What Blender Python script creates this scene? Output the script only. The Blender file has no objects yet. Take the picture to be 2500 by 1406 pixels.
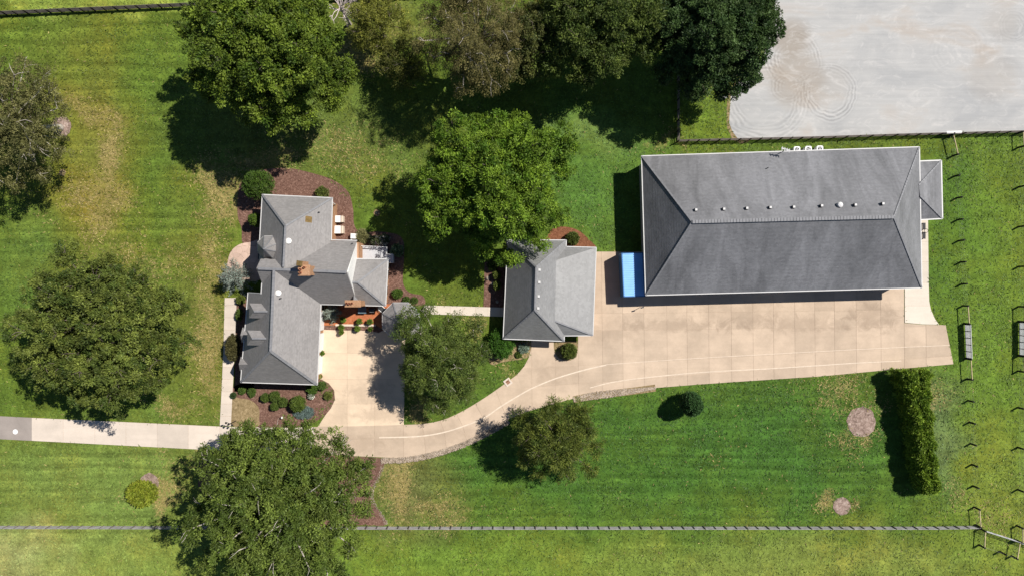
import bpy, bmesh, math, random
import numpy as np
from mathutils import Vector, Matrix

random.seed(7)
RNG = np.random.default_rng(11)
SC = bpy.context.scene
COL = SC.collection
R = math.radians

# ------------------------------------------------------------------ camera, sky, sun, exposure
CAM_H = 94.0          # drone height in metres, looking straight down
PPM = 18.0            # survey units per metre on the ground
CX, CY = 1250.0, 703.0
cam_d = bpy.data.cameras.new('drone_camera')
cam = bpy.data.objects.new('drone_camera', cam_d)
COL.objects.link(cam)
cam.location = (0, 0, CAM_H)
cam.rotation_euler = (0, 0, 0)
cam_d.sensor_fit = 'HORIZONTAL'
cam_d.sensor_width = 36
cam_d.lens = 18.0 * CAM_H / (1250.0 / PPM)
cam_d.clip_start = 1
cam_d.clip_end = 2000
SC.camera = cam

SUN_DIR = Vector((0.667, 0.358, 1.0)).normalized()
SUN_EL = math.asin(SUN_DIR.z)
SUN_AZ = math.atan2(SUN_DIR.x, SUN_DIR.y)
world = bpy.data.worlds.new('World')
SC.world = world
world.use_nodes = True
wn = world.node_tree.nodes
wl_ = world.node_tree.links
wn.clear()
sky = wn.new('ShaderNodeTexSky')
sky.sky_type = 'NISHITA'
sky.sun_disc = False
sky.sun_elevation = SUN_EL
sky.sun_rotation = SUN_AZ
sky.altitude = 2500
sky.dust_density = 0.1
bg = wn.new('ShaderNodeBackground')
bg.inputs['Strength'].default_value = 0.068
wo = wn.new('ShaderNodeOutputWorld')
wl_.new(sky.outputs[0], bg.inputs[0])
wl_.new(bg.outputs[0], wo.inputs[0])

sun_d = bpy.data.lights.new('sun', 'SUN')
sun_d.energy = 5.0
sun_d.angle = R(0.5)
sun_d.color = (1.0, 0.955, 0.88)
sun = bpy.data.objects.new('sun', sun_d)
COL.objects.link(sun)
sun.location = SUN_DIR * 200
sun.rotation_euler = (-SUN_DIR).to_track_quat('-Z', 'Y').to_euler()

SC.view_settings.view_transform = 'Standard'
SC.view_settings.look = 'None'
SC.view_settings.exposure = 0.3
SC.view_settings.gamma = 1
SC.view_settings.use_curve_mapping = False
SC.render.engine = 'CYCLES'
SC.cycles.max_bounces = 5
SC.cycles.diffuse_bounces = 2

# ------------------------------------------------------------------ geometry helpers
def W(px, py, h=0.0):
    k = (CAM_H - h) / CAM_H / PPM
    return Vector(((px - CX) * k, (CY - py) * k, h))

def on_plane(px, py, p0, n):
    """ground survey point pushed up its sight line to the plane through p0 with normal n"""
    a = Vector((0, 0, CAM_H)); d = W(px, py, 0) - a
    t = (Vector(p0) - a).dot(n) / d.dot(n)
    return a + d * t

def G(px, py):
    v = W(px, py); return (v.x, v.y)

WL = {}
def wloc(o):
    return WL.get(o.name, Vector((0, 0, 0)))

class MB:
    def __init__(s):
        s.v = []; s.f = []
    def add(s, vs, fs):
        b = len(s.v)
        s.v += [tuple(v) for v in vs]
        s.f += [tuple(i + b for i in f) for f in fs]
    def box(s, c, size, rz=0.0):
        x, y, z = size[0] / 2, size[1] / 2, size[2] / 2
        ca, sa = math.cos(rz), math.sin(rz)
        vs = []
        for dz in (-z, z):
            for dx, dy in ((-x, -y), (x, -y), (x, y), (-x, y)):
                vs.append((c[0] + dx * ca - dy * sa, c[1] + dx * sa + dy * ca, c[2] + dz))
        s.add(vs, [(3, 2, 1, 0), (4, 5, 6, 7), (0, 1, 5, 4), (1, 2, 6, 5), (2, 3, 7, 6), (3, 0, 4, 7)])
    def bar(s, p0, p1, w, h, up=(0, 0, 1)):
        p0 = Vector(p0); p1 = Vector(p1); d = (p1 - p0).normalized()
        u = Vector(up)
        if abs(d.dot(u)) > 0.98: u = Vector((1, 0, 0))
        sd = d.cross(u).normalized() * (w / 2); uu = sd.cross(d).normalized() * (h / 2)
        vs = []
        for p in (p0, p1):
            for a, b in ((-1, -1), (1, -1), (1, 1), (-1, 1)):
                vs.append(p + sd * a + uu * b)
        s.add(vs, [(3, 2, 1, 0), (4, 5, 6, 7), (0, 1, 5, 4), (1, 2, 6, 5), (2, 3, 7, 6), (3, 0, 4, 7)])
    def tube(s, pts, rad, n=6, cap=True):
        pts = [Vector(p) for p in pts]
        rings = []
        ref = Vector((0.31, 0.77, 0.2)).normalized()
        for i, p in enumerate(pts):
            a = pts[max(0, i - 1)]; b = pts[min(len(pts) - 1, i + 1)]
            d = (b - a).normalized()
            u = d.cross(ref)
            if u.length < 0.05: u = d.cross(Vector((1, 0, 0)))
            u.normalize(); w = d.cross(u)
            r = rad[i] if isinstance(rad, (list, tuple)) else rad
            rings.append([p + (u * math.cos(2 * math.pi * k / n) + w * math.sin(2 * math.pi * k / n)) * r for k in range(n)])
        vs = [v for rg in rings for v in rg]; fs = []
        for i in range(len(pts) - 1):
            for k in range(n):
                k2 = (k + 1) % n
                fs.append((i * n + k, i * n + k2, (i + 1) * n + k2, (i + 1) * n + k))
        if cap:
            fs.append(tuple(reversed(range(n)))); fs.append(tuple((len(pts) - 1) * n + k for k in range(n)))
        s.add(vs, fs)
    def prism(s, poly, z0, z1, bottom=False, crown=None):
        n = len(poly)
        area = sum(poly[i][0] * poly[(i + 1) % n][1] - poly[(i + 1) % n][0] * poly[i][1] for i in range(n))
        if area < 0: poly = list(reversed(poly))
        vs = [(p[0], p[1], z0) for p in poly] + [(p[0], p[1], z1) for p in poly]
        fs = [tuple(range(n, 2 * n))]
        for i in range(n):
            j = (i + 1) % n
            fs.append((i, j, n + j, n + i))
        if bottom: fs.append(tuple(reversed(range(n))))
        s.add(vs, fs)
    def lathe(s, c, prof, n=14):
        vs = []; fs = []
        for r, z in prof:
            for k in range(n):
                a = 2 * math.pi * k / n
                vs.append((c[0] + r * math.cos(a), c[1] + r * math.sin(a), c[2] + z))
        m = len(prof)
        for i in range(m - 1):
            for k in range(n):
                k2 = (k + 1) % n
                fs.append((i * n + k, i * n + k2, (i + 1) * n + k2, (i + 1) * n + k))
        fs.append(tuple((m - 1) * n + k for k in range(n)))
        fs.append(tuple(reversed(range(n))))
        s.add(vs, fs)
    def build(s, name, mat, parent=None, loc=None, smooth=False):
        org = wloc(parent) if parent is not None else Vector((0, 0, 0))
        if loc is not None: org = Vector(loc)
        me = bpy.data.meshes.new(name)
        me.from_pydata([(v[0] - org.x, v[1] - org.y, v[2] - org.z) for v in s.v], [], s.f)
        if smooth:
            me.polygons.foreach_set('use_smooth', [True] * len(me.polygons))
        me.update()
        me.materials.append(mat)
        o = bpy.data.objects.new(name, me)
        COL.objects.link(o)
        WL[o.name] = org.copy()
        if parent is not None:
            o.parent = parent
            o.location = org - wloc(parent)
        else:
            o.location = org
        return o

def inst(name, src, parent, loc, rz=0.0, scale=None):
    """another object on the same mesh data; loc in world"""
    o = bpy.data.objects.new(name, src.data if hasattr(src, 'data') else src)
    COL.objects.link(o)
    o.parent = parent
    o.location = Vector(loc) - (wloc(parent) if parent is not None else Vector((0, 0, 0)))
    o.rotation_euler = (0, 0, rz)
    if scale is not None: o.scale = scale
    WL[o.name] = Vector(loc)
    return o

def tag(o, label=None, cat=None, group=None, kind=None):
    if label: o['label'] = label
    if cat: o['category'] = cat
    if group: o['group'] = group
    if kind: o['kind'] = kind
    return o

def thing(name, label, cat, loc, group=None):
    o = bpy.data.objects.new(name, None)
    COL.objects.link(o)
    o.empty_display_size = 0.5
    o.location = loc
    WL[o.name] = Vector(loc)
    return tag(o, label, cat, group)

def copy_tree(o, parent=None):
    c = o.copy(); COL.objects.link(c)
    if parent is not None: c.parent = parent
    WL[c.name] = wloc(o)
    for ch in list(o.children):
        copy_tree(ch, c)
    return c

def smooth_poly(pts, closed=True, n=6):
    out = []; m = len(pts)
    rng = range(m) if closed else range(m - 1)
    for i in rng:
        if closed:
            p0, p1, p2, p3 = pts[i - 1], pts[i], pts[(i + 1) % m], pts[(i + 2) % m]
        else:
            p0, p1, p2, p3 = pts[max(0, i - 1)], pts[i], pts[i + 1], pts[min(m - 1, i + 2)]
        for k in range(n):
            t = k / n
            out.append(tuple(0.5 * (2 * p1[j] + (p2[j] - p0[j]) * t + (2 * p0[j] - 5 * p1[j] + 4 * p2[j] - p3[j]) * t * t
                                    + (3 * p1[j] - p0[j] - 3 * p2[j] + p3[j]) * t ** 3) for j in range(2)))
    if not closed: out.append(tuple(pts[-1]))
    return out

def clip_half(poly, a, b, c):
    """keep a*x+b*y<=c"""
    out = []; n = len(poly)
    for i in range(n):
        p, q = poly[i], poly[(i + 1) % n]
        dp = a * p[0] + b * p[1] - c; dq = a * q[0] + b * q[1] - c
        if dp <= 0: out.append(p)
        if (dp < 0 < dq) or (dq < 0 < dp):
            t = dp / (dp - dq)
            out.append((p[0] + (q[0] - p[0]) * t, p[1] + (q[1] - p[1]) * t))
    return out

def clip_cell(poly, cell, gap=0.0):
    n = len(cell)
    area = sum(cell[i][0] * cell[(i + 1) % n][1] - cell[(i + 1) % n][0] * cell[i][1] for i in range(n))
    if area < 0: cell = list(reversed(cell))
    for i in range(n):
        p, q = cell[i], cell[(i + 1) % n]
        ex, ey = q[0] - p[0], q[1] - p[1]
        L = math.hypot(ex, ey)
        if L < 1e-6: continue
        a, b = ey / L, -ex / L
        poly = clip_half(poly, a, b, a * p[0] + b * p[1] - gap)
        if len(poly) < 3: return []
    out = []
    for p in poly:
        if not out or math.hypot(p[0] - out[-1][0], p[1] - out[-1][1]) > 0.01: out.append(p)
    if len(out) > 2 and math.hypot(out[0][0] - out[-1][0], out[0][1] - out[-1][1]) < 0.01: out.pop()
    return out if len(out) > 2 else []

def poly_area(p):
    n = len(p)
    return abs(sum(p[i][0] * p[(i + 1) % n][1] - p[(i + 1) % n][0] * p[i][1] for i in range(n))) / 2

# ------------------------------------------------------------------ materials
def new_mat(name, rough=0.85, spec=0.3):
    m = bpy.data.materials.new(name); m.use_nodes = True
    b = m.node_tree.nodes['Principled BSDF']
    b.inputs['Roughness'].default_value = rough
    b.inputs['Specular IOR Level'].default_value = spec
    return m, m.node_tree.nodes, m.node_tree.links, b

def N(nodes, typ, **kw):
    n = nodes.new(typ)
    for k, v in kw.items():
        if k in n.inputs: n.inputs[k].default_value = v
        else: setattr(n, k, v)
    return n

def pos_node(nodes):
    return nodes.new('ShaderNodeNewGeometry').outputs['Position']

def mapped(nodes, links, src, scale):
    mp = nodes.new('ShaderNodeMapping'); mp.inputs['Scale'].default_value = scale
    links.new(src, mp.inputs['Vector']); return mp.outputs['Vector']

def noise(nodes, links, vec, scale, detail=3.0, rough=0.6, dist=0.0):
    n = N(nodes, 'ShaderNodeTexNoise', Scale=scale, Detail=detail, Roughness=rough, Distortion=dist)
    links.new(vec, n.inputs['Vector']); return n.outputs['Fac']

def ramp(nodes, links, fac, stops):
    r = nodes.new('ShaderNodeValToRGB')
    el = r.color_ramp.elements
    while len(el) < len(stops): el.new(0.5)
    for e, (p, c) in zip(el, stops):
        e.position = p; e.color = (*c, 1) if len(c) == 3 else c
    links.new(fac, r.inputs['Fac']); return r.outputs['Color']

def mix(nodes, links, fac, a, b, mode='MIX'):
    m = nodes.new('ShaderNodeMix'); m.data_type = 'RGBA'; m.blend_type = mode
    for v, s in ((fac, 0), (a, 6), (b, 7)):
        if isinstance(v, (int, float)): m.inputs[s].default_value = v
        elif isinstance(v, tuple): m.inputs[s].default_value = (*v, 1)
        else: links.new(v, m.inputs[s])
    return m.outputs[2]

def math_n(nodes, links, op, a, b=None, clamp=False):
    m = nodes.new('ShaderNodeMath'); m.operation = op; m.use_clamp = clamp
    for i, v in enumerate((a, b)):
        if v is None: continue
        if isinstance(v, (int, float)): m.inputs[i].default_value = v
        else: links.new(v, m.inputs[i])
    return m.outputs[0]

def bump(nodes, links, bsdf, h, strength=0.4, dist=0.05):
    b = N(nodes, 'ShaderNodeBump', Strength=strength, Distance=dist)
    links.new(h, b.inputs['Height']); links.new(b.outputs[0], bsdf.inputs['Normal'])

def simple_mat(name, c, rough=0.7, var=0.18, scale=3.0, metal=0.0, spec=0.3):
    m, n, l, b = new_mat(name, rough, spec)
    b.inputs['Metallic'].default_value = metal
    f = noise(n, l, pos_node(n), scale, 4)
    lo = tuple(x * (1 - var) for x in c); hi = tuple(min(1, x * (1 + var)) for x in c)
    l.new(ramp(n, l, f, [(0.3, lo), (0.7, hi)]), b.inputs['Base Color'])
    return m

def lawn_mat():
    m, n, l, b = new_mat('grass', 0.95, 0.1)
    p = pos_node(n)
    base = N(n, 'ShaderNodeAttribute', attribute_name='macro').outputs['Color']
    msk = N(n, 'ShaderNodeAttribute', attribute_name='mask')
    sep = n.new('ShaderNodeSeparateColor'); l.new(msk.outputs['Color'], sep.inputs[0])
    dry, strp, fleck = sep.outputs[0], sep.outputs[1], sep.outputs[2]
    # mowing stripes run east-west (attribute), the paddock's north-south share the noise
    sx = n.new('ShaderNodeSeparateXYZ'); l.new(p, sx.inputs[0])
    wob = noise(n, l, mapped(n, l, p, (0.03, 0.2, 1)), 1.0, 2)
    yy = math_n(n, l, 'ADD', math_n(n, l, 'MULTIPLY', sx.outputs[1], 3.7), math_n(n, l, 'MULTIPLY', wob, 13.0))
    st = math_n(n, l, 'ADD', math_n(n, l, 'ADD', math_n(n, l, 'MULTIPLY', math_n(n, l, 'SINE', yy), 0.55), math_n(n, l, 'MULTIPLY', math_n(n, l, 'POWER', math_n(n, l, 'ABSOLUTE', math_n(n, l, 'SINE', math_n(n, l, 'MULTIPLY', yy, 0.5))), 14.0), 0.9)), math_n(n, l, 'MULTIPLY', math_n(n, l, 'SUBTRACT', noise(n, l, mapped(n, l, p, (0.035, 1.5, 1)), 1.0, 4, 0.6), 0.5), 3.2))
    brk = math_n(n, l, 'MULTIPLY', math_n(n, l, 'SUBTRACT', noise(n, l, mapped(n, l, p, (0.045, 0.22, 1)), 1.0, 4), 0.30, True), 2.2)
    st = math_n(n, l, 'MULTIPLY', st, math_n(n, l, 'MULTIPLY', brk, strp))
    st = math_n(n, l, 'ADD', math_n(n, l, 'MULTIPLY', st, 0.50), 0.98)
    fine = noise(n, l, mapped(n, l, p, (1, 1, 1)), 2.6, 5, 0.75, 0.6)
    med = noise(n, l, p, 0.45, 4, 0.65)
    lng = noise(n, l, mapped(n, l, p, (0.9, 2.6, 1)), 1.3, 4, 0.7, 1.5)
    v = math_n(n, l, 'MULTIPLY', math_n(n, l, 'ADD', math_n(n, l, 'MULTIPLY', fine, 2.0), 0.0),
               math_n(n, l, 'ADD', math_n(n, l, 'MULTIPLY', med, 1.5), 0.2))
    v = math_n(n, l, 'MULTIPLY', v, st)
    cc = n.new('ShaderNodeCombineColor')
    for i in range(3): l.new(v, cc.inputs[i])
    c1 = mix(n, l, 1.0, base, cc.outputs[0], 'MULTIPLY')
    # hue drift
    hue = noise(n, l, p, 0.12, 4, 0.6)
    c1 = mix(n, l, math_n(n, l, 'MULTIPLY', ramp(n, l, hue, [(0.42, (0, 0, 0)), (0.68, (1, 1, 1))]), 0.5), c1,
             mix(n, l, 1.0, c1, (1.45, 0.95, 0.75), 'MULTIPLY'))
    # dead straw where the mask says dry, broken up in stringy clots
    d1 = math_n(n, l, 'ADD', math_n(n, l, 'MULTIPLY', noise(n, l, p, 1.9, 5, 0.7, 1.2), 0.6), math_n(n, l, 'MULTIPLY', noise(n, l, p, 0.55, 4, 0.65, 1.0), 0.45))
    dd = math_n(n, l, 'MULTIPLY', math_n(n, l, 'SUBTRACT', math_n(n, l, 'ADD', math_n(n, l, 'MULTIPLY', dry, 0.55), d1), 0.74), 5.0, True)
    straw = ramp(n, l, lng, [(0.3, (0.16, 0.15, 0.035)), (0.55, (0.30, 0.23, 0.09)), (0.75, (0.46, 0.35, 0.18))])
    c1 = mix(n, l, math_n(n, l, 'MULTIPLY', dd, 0.85), c1, straw)
    # pale flecks: clippings and dropped leaves
    vo = N(n, 'ShaderNodeTexVoronoi', Scale=2.3, Randomness=1.0); l.new(p, vo.inputs['Vector'])
    fl = math_n(n, l, 'LESS_THAN', vo.outputs['Distance'], 0.09)
    fm = math_n(n, l, 'GREATER_THAN', math_n(n, l, 'ADD', noise(n, l, p, 0.35, 3), math_n(n, l, 'MULTIPLY', fleck, 0.22)), 0.62)
    c1 = mix(n, l, math_n(n, l, 'MULTIPLY', math_n(n, l, 'MULTIPLY', fl, fm), 0.7), c1, (0.42, 0.42, 0.16))
    l.new(c1, b.inputs['Base Color'])
    hb = noise(n, l, p, 5.0, 4, 0.7)
    bump(n, l, b, hb, 0.7, 0.15)
    return m

def concrete_mat(name, c, stain=0.25, spots=()):
    m, n, l, b = new_mat(name, 0.9, 0.2)
    p = pos_node(n)
    oi = n.new('ShaderNodeObjectInfo')
    f = noise(n, l, p, 0.35, 5, 0.65)
    f2 = noise(n, l, mapped(n, l, p, (0.16, 1.7, 1)), 0.8, 4, 0.6)
    f3 = noise(n, l, p, 7.0, 3, 0.7)
    lo = tuple(x * (1 - stain) for x in c); hi = tuple(min(1, x * (1 + stain * 0.45)) for x in c)
    c1 = ramp(n, l, f, [(0.28, lo), (0.6, c), (0.8, hi)])
    c1 = mix(n, l, math_n(n, l, 'MULTIPLY', ramp(n, l, f2, [(0.45, (0, 0, 0)), (0.75, (1, 1, 1))]), 0.30), c1, tuple(x * 0.72 for x in c))
    for (qx, qy, sx_, sy_, k_) in spots:   # old oil and mud, each with its own ragged outline
        q = W(qx, qy)
        mp = n.new('ShaderNodeMapping'); mp.inputs['Location'].default_value = (-q.x * PPM / sx_, -q.y * PPM / sy_, 0)
        mp.inputs['Scale'].default_value = (PPM / sx_, PPM / sy_, 0); l.new(p, mp.inputs['Vector'])
        ln = n.new('ShaderNodeVectorMath'); ln.operation = 'LENGTH'; l.new(mp.outputs[0], ln.inputs[0])
        rag = noise(n, l, mapped(n, l, p, (0.9, 0.9, 1)), 0.7, 5, 0.7, 0.8)
        d_ = math_n(n, l, 'ADD', ln.outputs['Value'], math_n(n, l, 'MULTIPLY', math_n(n, l, 'SUBTRACT', rag, 0.5), 3.2))
        mr = n.new('ShaderNodeMapRange'); mr.interpolation_type = 'SMOOTHSTEP'; l.new(d_, mr.inputs[0])
        mr.inputs[1].default_value = 1.25; mr.inputs[2].default_value = 0.25
        c1 = mix(n, l, math_n(n, l, 'MULTIPLY', mr.outputs[0], k_), c1, (0.30, 0.225, 0.165))
    v = math_n(n, l, 'ADD', math_n(n, l, 'MULTIPLY', f3, 0.16), 0.92)
    v = math_n(n, l, 'MULTIPLY', v, math_n(n, l, 'ADD', math_n(n, l, 'MULTIPLY', oi.outputs['Random'], 0.16), 0.92))
    cc = n.new('ShaderNodeCombineColor')
    for i in range(3): l.new(v, cc.inputs[i])
    c1 = mix(n, l, 1.0, c1, cc.outputs[0], 'MULTIPLY')
    l.new(c1, b.inputs['Base Color'])
    bump(n, l, b, f3, 0.2, 0.02)
    return m

def shingle_mat(name, c, streak=0.0, course=24.0, rough=0.7, spec=0.5):
    m, n, l, b = new_mat(name, rough, spec)
    p = pos_node(n)
    s = n.new('ShaderNodeSeparateXYZ'); l.new(p, s.inputs[0])
    zz = math_n(n, l, 'SINE', math_n(n, l, 'MULTIPLY', s.outputs[2], course))
    tab = N(n, 'ShaderNodeTexVoronoi', Scale=3.2); l.new(mapped(n, l, p, (1, 1, 2.2)), tab.inputs['Vector'])
    bw = n.new('ShaderNodeSeparateColor'); l.new(tab.outputs['Color'], bw.inputs[0])
    f = noise(n, l, p, 0.5, 4, 0.6)
    f2 = noise(n, l, p, 9.0, 3, 0.7)
    v = math_n(n, l, 'ADD', 0.70, math_n(n, l, 'MULTIPLY', zz, 0.022))
    v = math_n(n, l, 'ADD', v, math_n(n, l, 'MULTIPLY', bw.outputs[0], 0.22))
    v = math_n(n, l, 'ADD', v, math_n(n, l, 'MULTIPLY', f, 0.24))
    v = math_n(n, l, 'ADD', v, math_n(n, l, 'MULTIPLY', f2, 0.20))
    if streak:
        g = noise(n, l, mapped(n, l, p, (0.33, 0.10, 0.05)), 1.0, 5, 0.65, 0.8)
        v = math_n(n, l, 'MULTIPLY', v, math_n(n, l, 'ADD', 1.0 - streak * 0.5, math_n(n, l, 'MULTIPLY', math_n(n, l, 'SUBTRACT', g, 0.42), streak * 2.6)))
    cc = n.new('ShaderNodeCombineColor')
    for i in range(3): l.new(v, cc.inputs[i])
    l.new(mix(n, l, 1.0, c, cc.outputs[0], 'MULTIPLY'), b.inputs['Base Color'])
    bump(n, l, b, math_n(n, l, 'ADD', math_n(n, l, 'MULTIPLY', zz, 0.2), bw.outputs[0]), 0.25, 0.03)
    return m

def mulch_mat(name, c0, c1, c2, scale=4.0):
    m, n, l, b = new_mat(name, 0.95, 0.1)
    p = pos_node(n)
    f = noise(n, l, p, scale, 5, 0.8, 0.8)
    g = noise(n, l, p, 0.4, 3)
    col = ramp(n, l, f, [(0.32, c0), (0.52, c1), (0.72, c2)])
    v = math_n(n, l, 'ADD', 0.75, math_n(n, l, 'MULTIPLY', g, 0.5))
    cc = n.new('ShaderNodeCombineColor')
    for i in range(3): l.new(v, cc.inputs[i])
    l.new(mix(n, l, 1.0, col, cc.outputs[0], 'MULTIPLY'), b.inputs['Base Color'])
    bump(n, l, b, f, 0.8, 0.08)
    return m

def leaf_mat():
    m, n, l, b = new_mat('leaf', 0.6, 0.25)
    a = N(n, 'ShaderNodeAttribute', attribute_name='tint').outputs['Color']
    l.new(a, b.inputs['Base Color'])
    tr = n.new('ShaderNodeBsdfTranslucent'); l.new(mix(n, l, 1.0, a, (1.1, 1.25, 0.6), 'MULTIPLY'), tr.inputs['Color'])
    mx = n.new('ShaderNodeMixShader'); mx.inputs[0].default_value = 0.18
    l.new(b.outputs[0], mx.inputs[1]); l.new(tr.outputs[0], mx.inputs[2])
    l.new(mx.outputs[0], n['Material Output'].inputs['Surface'])
    return m

def arena_mat():
    m, n, l, b = new_mat('arena_sand', 0.95, 0.1)
    p = pos_node(n)
    f = noise(n, l, mapped(n, l, p, (0.09, 0.16, 1)), 1.0, 5, 0.6, 0.6)
    g = noise(n, l, mapped(n, l, p, (0.10, 2.4, 1)), 1.0, 4, 0.65, 0.25)
    h = noise(n, l, p, 5.0, 3)
    col = ramp(n, l, f, [(0.34, (0.345, 0.345, 0.345)), (0.54, (0.415, 0.408, 0.398)), (0.70, (0.40, 0.358, 0.32))])
    v = math_n(n, l, 'ADD', 0.80, math_n(n, l, 'ADD', math_n(n, l, 'MULTIPLY', g, 0.30), math_n(n, l, 'MULTIPLY', h, 0.10)))
    # raked rings left by the drag turning: centre, inner and outer radius, line pitch, depth
    for (qx, qy, r0, r1, pitch, dep) in ((1936, 150, 2.8, 5.2, 0.46, 0.55), (2022, 225, 3.4, 5.1, 0.42, 0.45), (1925, 208, 1.6, 3.6, 0.42, 0.5), (1868, 235, 4.5, 7.6, 0.55, 0.42),
                                         (2470, 60, 1.4, 3.4, 0.45, 0.2), (2340, 120, 3.0, 5.5, 0.6, 0.08)):
        c = W(qx, qy)
        sub = n.new('ShaderNodeVectorMath'); sub.operation = 'SUBTRACT'; l.new(p, sub.inputs[0]); sub.inputs[1].default_value = (c.x, c.y, 0.02)
        ln = n.new('ShaderNodeVectorMath'); ln.operation = 'LENGTH'; l.new(sub.outputs[0], ln.inputs[0])
        d = math_n(n, l, 'ADD', ln.outputs['Value'], math_n(n, l, 'MULTIPLY', f, 2.6))
        w = math_n(n, l, 'SINE', math_n(n, l, 'MULTIPLY', d, 2 * math.pi / pitch))
        mr = n.new('ShaderNodeMapRange'); mr.interpolation_type = 'SMOOTHSTEP'
        l.new(d, mr.inputs[0]); mr.inputs[1].default_value = r0; mr.inputs[2].default_value = r0 + 0.9
        mr2 = n.new('ShaderNodeMapRange'); mr2.interpolation_type = 'SMOOTHSTEP'
        l.new(d, mr2.inputs[0]); mr2.inputs[1].default_value = r1 + 0.5; mr2.inputs[2].default_value = r1 - 0.3
        brk = math_n(n, l, 'SUBTRACT', noise(n, l, mapped(n, l, p, (0.22, 0.22, 1)), 1.0, 3), 0.38, True)
        k = math_n(n, l, 'MULTIPLY', math_n(n, l, 'MULTIPLY', mr.outputs[0], mr2.outputs[0]), math_n(n, l, 'MULTIPLY', brk, dep * 1.6))
        v = math_n(n, l, 'MULTIPLY', v, math_n(n, l, 'ADD', 1.0, math_n(n, l, 'MULTIPLY', math_n(n, l, 'SUBTRACT', w, 0.25), k)))
    # pale scuffs
    sc = noise(n, l, mapped(n, l, p, (0.25, 0.5, 1)), 1.0, 6, 0.75, 2.0)
    cc = n.new('ShaderNodeCombineColor')
    for i in range(3): l.new(v, cc.inputs[i])
    c1 = mix(n, l, 1.0, col, cc.outputs[0], 'MULTIPLY')
    # damp brown ovals of turned sand
    for (qx, qy, r, s) in ((1932, 95, 3.2, 0.85), (1945, 195, 4.4, 0.65), (2445, 60, 3.0, 0.3), (2030, 205, 3.0, 0.25), (2420, 185, 4.0, 0.3)):
        c = W(qx, qy)
        sub = n.new('ShaderNodeVectorMath'); sub.operation = 'SUBTRACT'; l.new(p, sub.inputs[0]); sub.inputs[1].default_value = (c.x, c.y, 0.02)
        ln = n.new('ShaderNodeVectorMath'); ln.operation = 'LENGTH'; l.new(sub.outputs[0], ln.inputs[0])
        mr = n.new('ShaderNodeMapRange'); mr.interpolation_type = 'SMOOTHSTEP'
        l.new(math_n(n, l, 'ADD', ln.outputs['Value'], math_n(n, l, 'MULTIPLY', sc, 2.0)), mr.inputs[0])
        mr.inputs[1].default_value = r + 1.6; mr.inputs[2].default_value = r - 1.0
        c1 = mix(n, l, math_n(n, l, 'MULTIPLY', mr.outputs[0], s * 0.8), c1, (0.285, 0.24, 0.195))
    c1 = mix(n, l, math_n(n, l, 'MULTIPLY', ramp(n, l, sc, [(0.52, (0, 0, 0)), (0.68, (1, 1, 1))]), 0.40), c1, (0.58, 0.555, 0.53))
    l.new(c1, b.inputs['Base Color'])
    bump(n, l, b, g, 0.15, 0.05)
    return m

M = {}
M['grass'] = lawn_mat()
M['leaf'] = leaf_mat()
M['sand'] = arena_mat()
M['concrete'] = concrete_mat('concrete', (0.53, 0.412, 0.308), 0.20, ((2130, 770, 70, 40, 0.6), (1950, 790, 180, 22, 0.45), (1650, 795, 140, 16, 0.45), (1800, 770, 120, 40, 0.3), (1370, 900, 60, 40, 0.3), (1100, 1060, 120, 20, 0.25), (880, 1085, 70, 25, 0.4), (1300, 1000, 100, 20, 0.25), (1500, 800, 60, 40, 0.3)))
M['concrete_court'] = concrete_mat('concrete_court', (0.66, 0.515, 0.375), 0.16, ((905, 960, 60, 30, 0.3), (930, 1015, 70, 18, 0.35), (830, 1000, 30, 40, 0.2), (880, 900, 40, 25, 0.2)))
M['concrete_lane'] = concrete_mat('concrete_lane', (0.60, 0.515, 0.435), 0.14)
M['concrete_new'] = concrete_mat('concrete_new', (0.64, 0.565, 0.475), 0.10)
M['sealant'] = simple_mat('joint_sealant', (0.64, 0.53, 0.42), 0.9, 0.12, 2.0)
M['joint'] = simple_mat('joint_dirt', (0.42, 0.32, 0.24), 0.95, 0.3, 2.0)
M['asphalt'] = concrete_mat('asphalt', (0.33, 0.285, 0.255), 0.2)
M['mulch'] = mulch_mat('mulch', (0.075, 0.040, 0.030), (0.160, 0.088, 0.066), (0.36, 0.23, 0.18))
M['mulch_pale'] = mulch_mat('mulch_pale', (0.10, 0.07, 0.055), (0.28, 0.20, 0.165), (0.54, 0.44, 0.38), 2.2)
M['mulch_orange'] = mulch_mat('mulch_orange', (0.09, 0.035, 0.018), (0.20, 0.085, 0.045), (0.36, 0.17, 0.10))
M['soil'] = mulch_mat('dry_soil', (0.12, 0.09, 0.04), (0.26, 0.19, 0.10), (0.42, 0.32, 0.19), 2.4)
M['shingle_barn'] = shingle_mat('shingle_barn', (0.165, 0.164, 0.174), 0.60, 24.0, 0.62, 0.7)
M['shingle_house'] = shingle_mat('shingle_house', (0.235, 0.222, 0.218), 0.12)
M['shingle_garage'] = shingle_mat('shingle_garage', (0.20, 0.198, 0.198), 0.15, 24.0, 0.58, 0.8)
M['ridge'] = shingle_mat('ridge_shingle', (0.19, 0.19, 0.20), 0.0)
M['trim'] = simple_mat('white_trim', (0.58, 0.57, 0.56), 0.5, 0.06)
M['white'] = simple_mat('white_paint', (0.80, 0.79, 0.77), 0.45, 0.05)
M['beige'] = simple_mat('beige_panel', (0.62, 0.52, 0.42), 0.6, 0.08)
M['brick'] = mulch_mat('tan_brick', (0.30, 0.165, 0.09), (0.42, 0.24, 0.14), (0.52, 0.33, 0.21), 6.0)
M['siding'] = simple_mat('grey_siding', (0.40, 0.39, 0.37), 0.7, 0.08)
M['terrace'] = mulch_mat('terrace_brick', (0.30, 0.095, 0.04), (0.42, 0.145, 0.065), (0.50, 0.20, 0.10), 3.0)
M['flag'] = concrete_mat('flagstone', (0.58, 0.42, 0.34), 0.28)
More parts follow.
